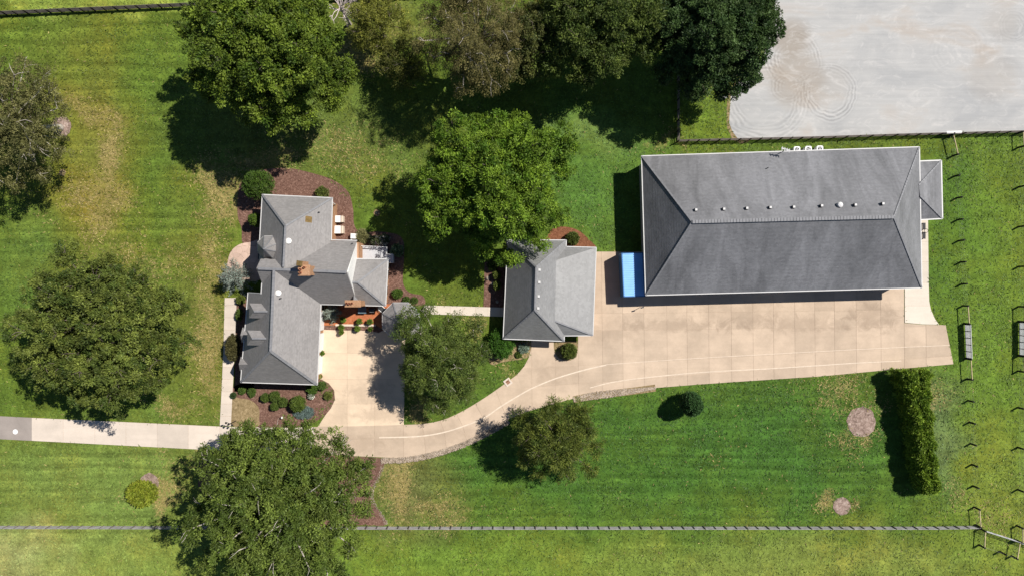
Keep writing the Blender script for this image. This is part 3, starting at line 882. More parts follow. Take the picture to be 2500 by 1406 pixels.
for (x, y) in ((1698, 513), (1766, 511), (1822, 509), (1879, 507), (1936, 506), (2004, 503), (2086, 501), (2153, 498)):
    p = on_plane(x, y, TL, nN)
    b = MB(); b.box(p + Vector((0, 0, 0.16)), (0.34, 0.34, 0.34), 0.03)
    v = b.build('roof_vent', M['dark'], barn, p)
    b = MB(); b.box(p + Vector((0, 0, 0.36)), (0.27, 0.27, 0.05), 0.03)
    b.build('vent_cap', M['trim'], v)
p = on_plane(2049, 501, TL, nN)
b = MB(); b.lathe(p, [(0.34, -0.1), (0.34, 0.22), (0.38, 0.24), (0.30, 0.36), (0.05, 0.42)], 8); b.build('turbine_vent', M['trim'], barn)
p = on_plane(1873, 411, TL, nN)
b = MB(); b.tube([p, p + Vector((0, 0, 0.45))], 0.06); b.build('vent_pipe', M['dark'], barn)
# annex on the east wall
ha, hra = 3.2, 4.7
a0, a1, a2, a3 = W(2246, 395, ha), W(2297, 393, ha), W(2300, 533, ha), W(2248, 536, ha)
r0, r1, r2, r3 = W(2250, 445, hra), W(2250, 475, hra), None, None
m1, m2 = W(2243, 452, hra), W(2246, 478, hra)
roof_mesh([[a0, a1, m1], [a1, a2, m2, m1], [a3, m2, a2]]).build('annex_roof', M['shingle_barn'], barn)
trims(barn, [(a1, a0), (a3, a2), (a2, a1)], [(a1, m1), (a2, m2)], 0.2, 0.15)
b = MB(); b.prism(inset_poly([a0, a3, a2, a1], 0.3), 0, ha - 0.06); b.build('annex_wall', M['siding'], barn)
# TV antenna on the north eave
p = W(1908, 372, 4.6)
an = MB(); an.tube([p + Vector((0, 0, -0.8)), p + Vector((0, 0, 1.6))], 0.05)
ax = p + Vector((0, 0, 1.5))
an.bar(ax + Vector((-0.6, 0.22, 0)), ax + Vector((0.5, -0.1, 0)), 0.16, 0.06)
for t in (-0.5, -0.2, 0.1, 0.4): an.bar(ax + Vector((t - 0.05, -0.25 - t * 0.3, 0.02)), ax + Vector((t + 0.05, 0.25 - t * 0.3, 0.02)), 0.08, 0.04)
an.build('antenna', M['gate_light'], barn)

# ---- garage
gar = thing('garage', 'smaller grey hip-roofed garage with four white vents along its ridge', 'garage', W(1340, 705))
hg, hgr = 3.0, 7.2
gNW, gNE, gSE, gSW = W(1240, 587, hg), W(1382, 587, hg), W(1377, 832, hg), W(1229, 826, hg)
gr0, gr1 = W(1309, 652, hgr), W(1306, 757, hgr)
roof_mesh([[gNW, gr0, gr1, gSW], [gNE, gSE, gr1, gr0], [gNW, gNE, gr0], [gSW, gr1, gSE]]).build('roof', M['shingle_garage'], gar)
# east lean-to sharing the eave line
hx = 4.6
x0, x1 = W(1344, 640, hx), W(1341, 778, hx)
e0, e1 = W(1455, 605, hg), W(1447, 818, hg)
i0, i1 = W(1372, 603, hg), W(1370, 818, hg)
roof_mesh([[e0, x0, x1, e1], [i0, x0, e0], [i1, e1, x1]]).build('roof_extension', M['shingle_garage'], gar)
trims(gar, [(gNE, gNW), (gNW, gSW), (gSW, gSE), (e1, e0), (e0, W(1381, 603, hg)), (gSE, W(1377, 818, hg)), (W(1377, 818.5, hg), e1), (W(1381.5, 604, hg), gNE)],
      [(gr0, gr1), (gNW, gr0), (gNE, gr0), (gSW, gr1), (gSE, gr1), (x1, e1)], 0.2, 0.10)
gw = inset_poly([gNW, gSW, gSE, gNE], 0.4)
wall(gar, [gNW, gSW, gSE, gNE], 0.4, hg - 0.05, M['brick'])
wall(gar, [i0, i1, e1, e0], 0.4, hg - 0.055, M['brick'])
opening(gar, gw[1], gw[2], 0.62, 2.7, 2.2, 0.05, 'door', ('trim', 'white'))
opening(gar, gw[1], gw[2], 0.2, 1.0, 1.2, 0.9, 'window')
for t in (0.25, 0.5, 0.75): opening(gar, gw[0], gw[1], t, 1.0, 1.3, 0.9, 'window')
nE = (gSE - gNE).cross(gr0 - gNE).normalized()
for (x, y) in ((1317, 659), (1316.5, 689), (1315, 723), (1314, 752)):
    p = on_plane(x, y, gNE, nE)
    b = MB(); b.box(p + Vector((0, 0, 0.12)), (0.30, 0.30, 0.26), 0.0); v = b.build('roof_vent', M['trim'], gar, p)
p = W(1243, 826, 3.0)
b = MB(); b.tube([p, p + Vector((0.12, -0.1, -0.3)), p + Vector((0.3, 0.25, -0.45)), Vector((p.x + 0.3, p.y + 0.25, 0.05))], 0.06); b.build('downspout', M['white'], gar)

# ---- house
house = thing('brick_house', 'rambling tan brick house with steep grey shingle roofs, dormers and an entry turret', 'house', W(740, 730))
HR = 8.4
SH = M['shingle_house']
# north wing, hip at its north end
hn = 4.2
n0, n1 = W(641, 476, hn), W(811, 484, hn)
n2 = W(804, 664, hn); n3 = W(631, 658, hn)
nr0, nr1 = W(697, 552, HR), W(692, 660, HR)
roof_mesh([[n0, n1, nr0], [n1, n2, nr1, nr0], [n0, nr0, nr1, n3]]).build('roof', SH, house)
trims(house, [(n1, n0), (n0, W(634, 596, hn)), (W(808, 586, hn), n1)], [(n0, nr0), (n1, nr0), (nr0, W(692, 652, HR))], 0.24, 0.10)
wall(house, [n0, W(632, 640, hn), W(804, 640, hn), n1], 0.35, hn - 0.06, M['brick'])
# middle block: gable to the east
hm = 3.9
b0, b1 = W(692, 587, hm), W(871, 588, hm)
b2, b3 = W(873, 744, 3.4), W(688, 741, 3.4)
mr0, mr1 = W(669, 660, HR), W(846, 664, HR)
roof_mesh([[b0, b1, mr1, mr0], [mr0, mr1, b2, b3]]).build('roof', SH, house)
trims(house, [(b1, W(811, 586.5, hm)), (W(786, 742, 3.4), b2)], [(W(630, 655.5, HR), mr1)], 0.32, 0.10)
gx = b1.x - 0.12
gb = MB()
prof = [(b1.y - 0.25, 0.0), (b1.y - 0.25, hm - 0.1), (mr1.y, HR - 0.22), (b2.y + 0.25, 3.3), (b2.y + 0.25, 0.0)]
vs = [(gx, y, z) for y, z in prof] + [(gx - 0.25, y, z) for y, z in prof]
gb.add(vs, [(0, 1, 2, 3, 4), (9, 8, 7, 6, 5)] + [(i, i + 5, (i + 1) % 5 + 5, (i + 1) % 5) for i in range(5)])
gb.build('gable_wall', M['white'], house)
rk = MB()
for p, q in ((b1, mr1), (mr1, b2)):
    rk.bar(Vector((gx + 0.22, p.y, p.z - 0.06)), Vector((gx + 0.22 if q is not mr1 else mr1.x + 0.1, q.y, q.z - 0.06)), 0.12, 0.3)
wall(house, [b0, b3, Vector((gx, b2.y, 0)), Vector((gx, b1.y, 0))], 0.3, 3.3, M['brick'])
b = MB(); b.box((gx + 0.06, (b1.y + W(0, 640).y) / 2, 1.6), (0.3, 2.3, 3.2)); b.build('wall', M['brick'], house)
# west gable over the stair hall
wr0 = W(626, 655, HR); wn = W(636.5, 632, 6.96); ws = W(640, 692, 6.47)
wn1 = W(688, 634, 6.96); ws1 = W(680, 690, 6.47)
roof_mesh([[wn, wn1, W(692, 658, HR), wr0], [wr0, W(692, 658, HR), ws1, ws]]).build('roof', SH, house)
trims(house, [], [], 0.3)
b = MB(); b.prism([(wn.x + 0.25, wn.y - 0.2), (wn.x + 3.0, wn.y - 0.2), (wn.x + 3.0, ws.y + 0.2), (wn.x + 0.25, ws.y + 0.2)], 0, 6.3); b.build('wall', M['brick'], house)
b = MB(); x_ = wn.x + 0.25
b.add([(x_, wn.y - 0.2, 6.25), (x_, ws.y + 0.2, 6.25), (x_, wr0.y, HR - 0.3), (x_ + 0.2, wn.y - 0.2, 6.25), (x_ + 0.2, ws.y + 0.2, 6.25), (x_ + 0.2, wr0.y, HR - 0.3)],
      [(0, 2, 1), (3, 4, 5), (0, 3, 5, 2), (1, 2, 5, 4)]); b.build('gable_wall', M['brick'], house)
# south wing
hs = 3.4
s_ne, s_se, s_sw, s_nw = W(787, 670, hs), W(774, 938, hs), W(588, 932, hs), W(605.5, 715, hs)
sr0, sr1 = W(669, 660, HR), W(661, 857, HR)
nW = (s_sw - sr1).cross(sr0 - sr1).normalized()
k0 = on_plane(638, 717, sr1, nW); k1 = on_plane(640, 690, sr1, nW)
s_nw = on_plane(606, 715, sr1, nW); s_w2 = s_sw
roof_mesh([[sr0, sr1, s_se, s_ne], [s_sw, s_se, sr1], [sr0, k1, k0, s_nw, s_sw, sr1]]).build('roof', SH, house)
trims(house, [(s_nw, s_sw), (s_sw, s_se), (s_se, W(783, 742, hs)), (k0, s_nw), (k1, k0)], [(sr0, sr1), (sr1, s_se), (sr1, s_sw)], 0.32, 0.10)
sw = inset_poly([s_nw, s_sw, s_se, W(783, 742, hs)], 0.4)
wall(house, [s_nw, s_sw, s_se, W(783, 742, hs)], 0.4, hs - 0.06, M['brick'])
b = MB(); b.prism([(k0.x + 0.25, k0.y - 1.0), (k0.x + 2.5, k0.y - 1.0), (k0.x + 2.5, k1.y + 0.6), (k0.x + 0.25, k1.y + 0.6)], 0, k0.z - 0.25); b.build('wall', M['brick'], house)
for t in (0.2, 0.5, 0.8): opening(house, sw[2], sw[3], t, 2.4, 2.1, 0.05, 'door', ('trim', 'white'))
for t in (0.3, 0.7): opening(house, sw[1], sw[2], t, 1.1, 1.4, 0.9, 'window')
for t in (0.15, 0.85): opening(house, sw[0], sw[1], t, 1.1, 1.4, 0.9, 'window')
# east wing, low hip
h4, h4r = 3.4, 5.9
q_ne, q_se, q_sw, q_nw = W(947, 633, h4), W(941, 746, h4), W(850, 744, h4), W(850, 632, h4)
qr0, qr1 = W(850, 688, h4r), W(873, 689, h4r)
roof_mesh([[q_nw, q_ne, qr1, qr0], [q_ne, q_se, qr1], [qr0, qr1, q_se, q_sw]]).build('roof', SH, house)
trims(house, [(q_ne, W(864, 632.3, h4)), (q_se, q_ne), (W(874, 744.5, h4), q_se)], [(W(856, 688, h4r), qr1), (qr1, q_se), (qr1, q_ne)], 0.24, 0.10)
qw = inset_poly([q_nw, q_sw, q_se, q_ne], 0.35)
wall(house, [q_nw, q_sw, q_se, q_ne], 0.35, h4 - 0.07, M['brick'])
for t in (0.3, 0.7): opening(house, qw[2], qw[3], t, 1.2, 1.5, 0.8, 'window')
# entry turret
tc = W(656, 604, 6.3); tr = 1.58
tw = MB(); tw.lathe((tc.x, tc.y, 0), [(tr - 0.18, 0), (tr - 0.18, 6.2)], 8); tw.build('turret_wall', M['brick'], house)
apex = W(643.5, 608, 8.9)
ev = [Vector((tc.x + tr * math.cos(math.pi / 8 + k * math.pi / 4), tc.y + tr * math.sin(math.pi / 8 + k * math.pi / 4), 6.3)) for k in range(8)]
roof_mesh([[ev[k], ev[(k + 1) % 8], apex] for k in range(8)], 0.14).build('turret_roof', SH, house)
trims(house, [(ev[(k + 1) % 8], ev[k]) for k in range(8)], [(ev[k], apex) for k in range(8)], 0.12, 0.10)
en = MB(); en.prism([tuple(W(x, y, 3.2)[:2]) for x, y in ((630, 596), (655, 596), (655, 633), (629, 633))], 2.95, 3.15, True); en.build('entry_roof', M['dark'], house)
# dormers on the west slope
for dx, dy in ((0, 0), (-5, 66)):
    z1, z0 = 7.55, 6.5
    rA, rB = W(620 + dx, 760 + dy, z1), W(655 + dx, 760 + dy, z1)
    eN0, eN1 = W(609 + dx, 740 + dy, z0), W(648 + dx, 741 + dy, z0)
    eS0, eS1 = W(608 + dx, 776 + dy, z0), W(646 + dx, 777 + dy, z0)
    dm = roof_mesh([[eN0, eN1, rB, rA], [eS0, rA, rB, eS1], [eN0, rA, eS0]], 0.12).build('dormer_roof', SH, house)
    b = MB(); b.bar(rA + Vector((0, 0, 0.02)), rB + Vector((0, 0, 0.02)), 0.2, 0.05); b.build('ridge_cap', M['ridge'], dm)
    b = MB(); b.prism([(eN0.x + 0.2, eN0.y - 0.22), (eN1.x, eN1.y - 0.22), (eS1.x, eS1.y + 0.22), (eS0.x + 0.2, eS0.y + 0.22)], 4.2, z0 - 0.05)
    dw = b.build('dormer_wall', M['siding'], house)
    b = MB(); b.box((eN0.x + 0.19, (eN0.y + eS0.y) / 2, 5.75), (0.06, 0.9, 0.95)); b.build('window', M['glass'], dw)
# little pediments over the bay windows
for (x, y, xe, up, dn) in ((587, 818, 607, 19, 17), (583, 889, 604, 19, 16)):
    zt, zb = 4.5, 3.3
    p0, p1 = W(x, y, zt), W(xe + 2, y, zt)
    a0, a1, c0, c1 = W(x + 5, y - up, zb), W(x + 14, y - up, zb), W(x + 3, y + dn, zb), W(x + 14, y + dn, zb)
    roof_mesh([[a0, a1, p1, p0], [p0, p1, c1, c0]], 0.1).build('bay_roof', SH, house)
    b = MB(); b.prism([(a0.x + 0.15, a0.y - 0.2), (a0.x + 0.9, a0.y - 0.2), (a0.x + 0.9, c0.y + 0.2), (a0.x + 0.15, c0.y + 0.2)], 0, 3.25); bw_ = b.build('bay_window', M['trim'], house)
# chimneys
def chimney(px, py, zt, sx, sy, zb, flues):
    c = W(px, py, zt); b = MB()
    b.box((c.x, c.y, (zt + zb) / 2 - 0.12), (sx, sy, zt - zb - 0.24)); b.box((c.x, c.y, zt - 0.12), (sx + 0.18, sy + 0.18, 0.16))
    b.box((c.x, c.y, zt - 0.02), (sx + 0.05, sy + 0.05, 0.06))
    ch = b.build('chimney', M['brick'], house, (c.x, c.y, zb))
    for fx, fy, r in flues:
        b = MB(); b.lathe((c.x + fx, c.y + fy, zt), [(r, 0.0), (r, 0.34), (r * 0.8, 0.36), (r * 0.75, 0.05)], 10); b.build('flue_pot', M['terracotta'], ch)
    return ch, c
ch, c = chimney(742, 660, 10.1, 1.30, 1.15, 6.5, [(-0.38, -0.3, 0.16), (-0.38, 0.1, 0.16), (0.1, 0.35, 0.14)])
b = MB(); cc = W(731, 643, 10.5)
b.box((cc.x, cc.y, 10.5), (0.72, 0.62, 0.06), -0.12)
for sx in (-1, 1):
    for sy in (-1, 1): b.box((cc.x + 0.28 * sx, cc.y + 0.24 * sy, 10.3), (0.05, 0.05, 0.4))
b.build('chimney_cap', M['copper'], ch)
b = MB(); b.box((cc.x, cc.y, 9.0), (0.62, 0.55, 2.3)); b.build('chimney_stack', M['brick'], ch)
ch2, c = chimney(861, 741, 6.6, 1.85, 0.70, 0.0, [(-0.72, 0.05, 0.14), (-0.38, 0.0, 0.16), (-0.05, 0.05, 0.14)])
b = MB(); p = W(868, 733, 5.6); q = W(862, 722, 5.6)
b.add([W(860, 733, 4.4), W(875, 733, 4.3), W(864, 721, 5.1), W(863, 734, 5.6)], [(0, 3, 2), (3, 1, 2), (0, 1, 3)]); b.build('chimney_cricket', M['gate_light'], ch2)
# roof fittings
nE_n = (n2 - n1).cross(nr1 - n1).normalized()
nE_s = (s_ne - s_se).cross(sr1 - s_se).normalized()
for (x, y, n_, p0_) in ((706, 589, nE_n, n1), (681, 715, nE_s, s_se)):
    p = on_plane(x, y, p0_, n_)
    b = MB(); b.lathe(p, [(0.26, -0.25), (0.26, 0.14), (0.36, 0.16), (0.36, 0.28), (0.10, 0.36)], 18); b.build('round_vent', M['white'], house)
for (x, y, n_, p0_) in ((780, 519, nE_n, n1), (686, 728, nE_s, s_se), (861, 595, (b1 - b0).cross(mr1 - b0).normalized(), b1)):
    p = on_plane(x, y, p0_, n_)
    b = MB(); b.tube([p - Vector((0, 0, 0.1)), p + Vector((0, 0, 0.42))], 0.07, 8); b.build('vent_pipe', M['dark'], house)
p = on_plane(753.5, 536, n1, nE_n)
b = MB(); b.box((0, 0, 0.0), (0.90, 0.78, 0.16)); sk = b.build('skylight', M['copper'], house, (0, 0, 0))
sk.location = p + nE_n * 0.06 - wloc(house); sk.rotation_euler = Vector((0, 0, 1)).rotation_difference(nE_n).to_euler(); WL[sk.name] = Vector((0, 0, 0))
b = MB(); b.box((0, 0, 0.09), (0.68, 0.58, 0.03)); pn = b.build('pane', M['brass_glass'], None); pn.parent = sk; pn.location = (0, 0, 0)
# porch deck on the east side
pd = MB(); pd.prism([tuple(W(x, y, 0.8)[:2]) for x, y in ((868, 601), (944, 604), (943.5, 621), (960, 622), (960, 641), (868, 640))], 0.0, 0.8)
dk = pd.build('porch_deck', M['deck'], house)
rl = MB()
for (p, q) in (((870, 600), (945, 603.5)), ((945, 603.5), (944, 620)), ((944, 620.5), (960.5, 621.5)), ((946, 641), (960.5, 641.5))):
    for z in (0.86, 1.65):
        a = W(*p, z); c = W(*q, z); rl.bar(a, c, 0.09, 0.08)
    a = W(*p, 1.2); c = W(*q, 1.2); kk = max(2, int((c - a).length / 1.1))
    for i in range(kk + 1):
        s = a.lerp(c, i / kk); rl.box((s.x, s.y, 1.2), (0.04, 0.04, 0.9))
rl.build('railing', M['trim'], house)
# rainwater pipes and gutter return at the north-east corner
b = MB(); p = W(812, 496, 3.2); b.tube([W(811, 494, 4.0), W(817, 499, 3.2), W(820, 500, 0.1)], 0.06); b.build('downspout', M['trim'], house)
b = MB(); b.tube([W(857, 585, 3.8), W(862, 588, 3.4), W(866, 592, 0.1)], 0.06); b.build('downspout', M['trim'], house)

# ---- gazebo
gz = thing('gazebo', 'octagonal grey shingled gazebo at the end of the brick terrace', 'gazebo', W(978, 783))
gc = W(978, 783, 2.6); grr = 2.62
ev = [Vector((gc.x + grr * math.cos(math.pi / 8 + k * math.pi / 4), gc.y + grr * math.sin(math.pi / 8 + k * math.pi / 4), 2.6)) for k in range(8)]
ap = Vector((gc.x, gc.y, 4.5))
roof_mesh([[ev[k], ev[(k + 1) % 8], ap] for k in range(8)], 0.12).build('roof', M['shingle_house'], gz)
trims(gz, [(ev[(k + 1) % 8], ev[k]) for k in range(8)], [(ev[k], ap) for k in range(8)], 0.16, 0.12)
b = MB(); b.lathe((ap.x, ap.y, 4.48), [(0.22, 0), (0.22, 0.18), (0.05, 0.5)], 8); b.build('finial', M['ridge'], gz)
b = MB(); b.lathe((gc.x, gc.y, 0), [(2.4, 0.0), (2.4, 0.2)], 8); b.build('floor', M['deck'], gz)
for e in ev:
    b = MB(); q = Vector((gc.x, gc.y, 0)).lerp(Vector((e.x, e.y, 0)), 0.9); b.box((q.x, q.y, 1.4), (0.14, 0.14, 2.5)); b.build('post', M['trim'], gz)

# ---- blue steel box beside the barn
ct = thing('shipping_container', 'bright blue corrugated steel container standing in the barn shadow', 'container', W(1530, 671))
z = 2.9
c0, c1, c2, c3 = W(1518, 619, z), W(1570, 618, z), W(1574, 723, z), W(1523, 724, z)
inn = [c0, c3, c2, c1]
b = MB(); b.prism([(p.x, p.y) for p in inn], 0.12, z - 0.06, True); b.build('body', M['blue_shaded'], ct)
b = MB(); nr = 24
for i in range(nr):
    t = (i + 0.5) / nr
    a = c0.lerp(c3, t); q = c1.lerp(c2, t)
    b.bar(Vector((a.x + 0.1, a.y, z - 0.03)), Vector((q.x - 0.1, q.y, z - 0.0)), 0.11, 0.10)
b.prism(inset_poly([(p.x, p.y) for p in inn], 0.05), z - 0.10, z - 0.045); b.build('roof_panel', M['blue'], ct)
b = MB()
for p, q in ((c0, c1), (c1, c2), (c2, c3), (c3, c0)): b.bar(p + Vector((0, 0, -0.02)), q + Vector((0, 0, -0.02)), 0.10, 0.10)
for p in (c0, c1, c2, c3): b.box((p.x, p.y, z / 2), (0.13, 0.13, z - 0.1))
b.build('frame', M['blue_shaded'], ct)
b = MB()
for k in range(26):
    t = (k + 0.5) / 26; a = c0.lerp(c3, t); b.box((a.x - 0.02, a.y, z / 2), (0.05, 0.12, z - 0.4))
b.build('side_rib', M['blue_shaded'], ct)
b = MB(); p = c3.lerp(c2, 0.5); b.box((p.x, p.y - 0.03, z / 2), (2.4, 0.05, z - 0.4)); d_ = b.build('door', M['blue_shaded'], ct)
b = MB()
for t in (-0.8, -0.3, 0.3, 0.8): b.tube([(p.x + t, p.y - 0.09, 0.3), (p.x + t, p.y - 0.09, z - 0.3)], 0.025)
b.build('lock_rod', M['gate_light'], d_)

# ------------------------------------------------------------------ fences
def board_fence(name, label, pts_px, step_px, mat_rail, mat_post, h=1.3, rails=4, board=0.2, post_w=0.12, mid=True, cap=None, flip=1):
    root = thing(name, label, 'fence', W(*pts_px[0]))
    post_m = MB(); post_m.box((0, 0, (h + 0.08) / 2), (post_w, post_w, h + 0.08)); src_post = None
    rail_cache = {}
    for p, q in zip(pts_px[:-1], pts_px[1:]):
        P, Q = W(*p), W(*q); L = (Q - P).length; k = max(1, round(L * PPM / step_px)); d = (Q - P) / k
        rz = math.atan2(d.y, d.x); side = Vector((-math.sin(rz), math.cos(rz), 0)) * (post_w / 2 + 0.02) * flip
        for i in range(k + (1 if q is pts_px[-1] else 0)):
            if src_post is None:
                src_post = post_m.build('post', mat_post, root, (0, 0, 0)); src_post.location = (P + d * i) - wloc(root); src_post.rotation_euler = (0, 0, rz)
            else: inst('post', src_post, root, P + d * i, rz)
            if mid and i < k:
                inst('post', src_post, root, P + d * (i + 0.5), rz, (0.7, 0.7, 0.97))
        key = round(d.length, 3)
        if key not in rail_cache:
            m = MB(); m.box((0, 0, 0), (d.length - 0.012, 0.035, board)); rail_cache[key] = m.build('rail', mat_rail, root, (0, 0, 0)); rail_cache[key]['_new'] = 1
        for i in range(k):
            for r in range(rails):
                zc = 0.16 + board / 2 + r * (h - 0.12 - board) / (rails - 1) - 0.05
                loc = P + d * (i + 0.5) + side + Vector((0, 0, zc))
                s = rail_cache[key]
                if s.get('_new'):
                    del s['_new']; s.location = loc - wloc(root); s.rotation_euler = (0, 0, rz)
                else: inst('rail', s, root, loc, rz)
    return root
board_fence('board_fence', 'dark stained board fence along the top left edge of the lawn', [(-90, 43), (450, 19), (1080, -8)], 52, M['fence_dark'], M['post'], 1.25, 4, 0.22)
board_fence('board_fence', 'long weathered grey board fence along the bottom of the property', [(-80, 1281), (1000, 1283), (2280, 1283), (2378, 1281)], 52, M['fence_grey'], M['fence_dark'], 1.2, 4, 0.24, 0.09, True, None, -1)
board_fence('board_fence', 'dark board fence between the sand arena and the big barn', [(1652, 95), (1652, 348), (2000, 340), (2180, 334), (2560, 324)], 53, M['fence_dark'], M['post'], 1.35, 4, 0.17)
# white board on the arena fence
wb = MB(); a, c = W(2297, 331), W(2333, 330)
wb.bar((a.x, a.y + 0.12, 0.85), (c.x, c.y + 0.12, 0.85), 0.05, 0.75); wb.bar((a.x, a.y + 0.12, 1.26), (c.x, c.y + 0.12, 1.26), 0.28, 0.05)
tag(wb.build('white_board', M['white'], None, (a.x, a.y, 0)), 'white board hung on the fence beside the sand arena', 'board')

def post_line(label, posts, poles, h=1.25):
    root = thing('wire_fence', label, 'fence', W(*posts[0]))
    m = MB(); m.tube([(0, 0, -0.1), (0, 0, h)], [0.13, 0.12], 8); src = None
    for p in posts:
        if src is None:
            src = m.build('post', M['post'], root, (0, 0, 0)); src.location = (0, 0, 0)
        else: inst('post', src, root, W(*p))
    wm = MB()
    for p, q in zip(posts[:-1], posts[1:]):
        for z in (0.35, 0.75, 1.1):
            a, c = W(*p), W(*q); wm.tube([(a.x, a.y, z), (c.x, c.y, z)], 0.004, 3)
    wm.build('wire', M['gate_light'], root)
    for p, q in poles:
        a, c = W(*p), W(*q); b = MB()
        b.tube([(a.x, a.y, h - 0.12), (c.x, c.y, h - 0.12)], 0.075, 7); b.build('brace_pole', M['pole'], root)
    return root
colA = [(2315, 334), (2326, 381), (2329, 431), (2335, 484), (2337, 537), (2340, 588), (2344, 640), (2347, 693), (2350, 746), (2353, 789)]
colA2 = [(2357, 875), (2360, 924), (2363, 977), (2366, 1030), (2369, 1082), (2372, 1133), (2375, 1185), (2378, 1237), (2381, 1280)]
colB = [(2483, 326), (2485, 361), (2486, 457), (2486, 554), (2486, 651), (2486, 748), (2486, 784)]
colB2 = [(2486, 868), (2485, 905), (2484, 994), (2484, 1091), (2484, 1194), (2482, 1282), (2482, 1318)]
post_line('black post and wire fence from the arena fence down to the nearer paddock gate', colA, [((2315, 334), (2326, 381)), ((2350, 746), (2353, 789))])
post_line('black post and wire fence from the nearer paddock gate down to the bottom fence', colA2, [((2357, 875), (2360, 924)), ((2378, 1237), (2381, 1280))])
post_line('widely spaced black posts at the right edge above the farther paddock gate', colB, [((2483, 326), (2485, 361)), ((2486, 748), (2486, 784))])
post_line('widely spaced black posts at the right edge below the farther paddock gate', colB2, [((2486, 868), (2485, 905)), ((2482, 1282), (2482, 1318))])
post_line('short corner of posts below the bent end of the bottom fence', [(2392, 1289), (2390, 1329), (2440, 1345)], [((2392, 1289), (2390, 1329))])
post_line('pair of posts under the galvanised gate in the bottom right corner', [(2476, 1316), (2469, 1356), (2440, 1345)], [((2476, 1316), (2469, 1356))])
def paddock_gate(p, q, label, h=1.35):
    a, c = W(*p), W(*q); root = thing('paddock_gate', label, 'gate', a, 'paddock gates')
    for z in (0.22, 0.44, 0.66, 0.88, 1.10, 1.30):
        b = MB(); b.bar((a.x, a.y, z), (c.x, c.y, z), 0.045, 0.15); b.build('rail', M['gate'], root)
    for i in range(6):
        s = a.lerp(c, i / 5); w = 0.15 if i in (0, 5) else 0.09
        b = MB(); b.box((s.x - 0.05, s.y, h / 2), (0.06, w, h)); b.build('upright', M['post'], root)
paddock_gate((2354, 791), (2357.5, 873), 'grey barred paddock gate near the end of the concrete pad')
paddock_gate((2487, 786), (2487, 866), 'grey barred paddock gate at the right edge of the picture')
def tube_gate(p, q, label):
    a, c = W(*p), W(*q); root = thing('tube_gate', label, 'gate', a)
    for z in (0.25, 0.45, 0.65, 0.85, 1.05, 1.25):
        b = MB(); b.tube([(a.x, a.y, z), (c.x, c.y, z)], 0.034 if z == 1.25 else 0.022, 7); b.build('rail', M['gate_light'], root)
    for i in range(4):
        s = a.lerp(c, i / 3); b = MB(); b.tube([(s.x, s.y, 0.2), (s.x, s.y, 1.27)], 0.03, 6); b.build('upright', M['gate_light'], root)
    return root
tube_gate((2394, 1290), (2476, 1316), 'galvanised tube gate slanting across the bottom right corner')
tube_gate((2478, 1318), (2560, 1340), 'second tube gate running out of the bottom right corner')

# ------------------------------------------------------------------ foliage
def leaf_mesh(C, A, Nn, Ln, Wd, col):
    """kite-shaped leaves: base, two sides, tip"""
    A = A / np.linalg.norm(A, axis=1, keepdims=True)
    S = np.cross(Nn, A); S /= np.maximum(np.linalg.norm(S, axis=1, keepdims=True), 1e-6)
    m = C + A * (Ln * 0.45)[:, None]
    V = np.stack([C, m + S * (Wd / 2)[:, None], C + A * Ln[:, None], m - S * (Wd / 2)[:, None]], 1).reshape(-1, 3)
    Q = np.arange(len(C) * 4).reshape(-1, 4)
    return V, Q, np.repeat(col, 4, 0)

def foliage_obj(name, V, Q, colr, parent):
    org = np.array(wloc(parent))
    me = bpy.data.meshes.new(name); np_mesh(me, V - org, Q)
    at = me.attributes.new('tint', 'FLOAT_COLOR', 'POINT')
    c = np.ones((len(V), 4), dtype=np.float32); c[:, :3] = colr
    at.data.foreach_set('color', c.ravel())
    me.materials.append(M['leaf'])
    o = bpy.data.objects.new(name, me); COL.objects.link(o); o.parent = parent
    return o

def unit(n):
    v = RNG.normal(size=(n, 3)); return v / np.linalg.norm(v, axis=1, keepdims=True)

def tint_for(n_tuft, per, c0, c1, accent=None, acc_p=0.0):
    t = RNG.random(n_tuft)[:, None]
    base = np.array(c0) * (1 - t) + np.array(c1) * t
    if accent is not None:
        k = RNG.random(n_tuft) < acc_p; base[k] = np.array(accent) * RNG.uniform(0.8, 1.2, (k.sum(), 1))
    base = base * RNG.uniform(0.68, 1.38, (n_tuft, 1))
    col = np.repeat(base, per, 0)
    return col * RNG.uniform(0.72, 1.28, (len(col), 1))

def tufts(centres, outs, per, Ln, Wd, spread, up, c0, c1, accent=None, acc_p=0.0, jit=0.25):
    """every tuft is a little dome of leaves facing outwards and up"""
    n = len(centres)
    o = np.repeat(outs, per, 0); c = np.repeat(centres, per, 0)
    d = unit(n * per) + o * 0.35 + np.array([0, 0, 0.45]); d /= np.linalg.norm(d, axis=1, keepdims=True)
    sz = np.repeat(RNG.uniform(0.6, 1.3, (n, 1)), per, 0)
    C = c + d * (RNG.random((n * per, 1)) ** 0.4) * jit * sz * np.array([1, 1, 0.7])
    A = d * 0.45 + o * 0.25 + unit(n * per) * spread + np.array([0, 0, up])
    Nn = d * 0.95 + o * 0.25 + np.array([0, 0, 0.3]) + unit(n * per) * 0.32
    L = RNG.uniform(0.7, 1.3, n * per) * Ln; Wv = RNG.uniform(0.7, 1.3, n * per) * Wd
    return leaf_mesh(C, A, Nn, L, Wv, tint_for(n, per, c0, c1, accent, acc_p))

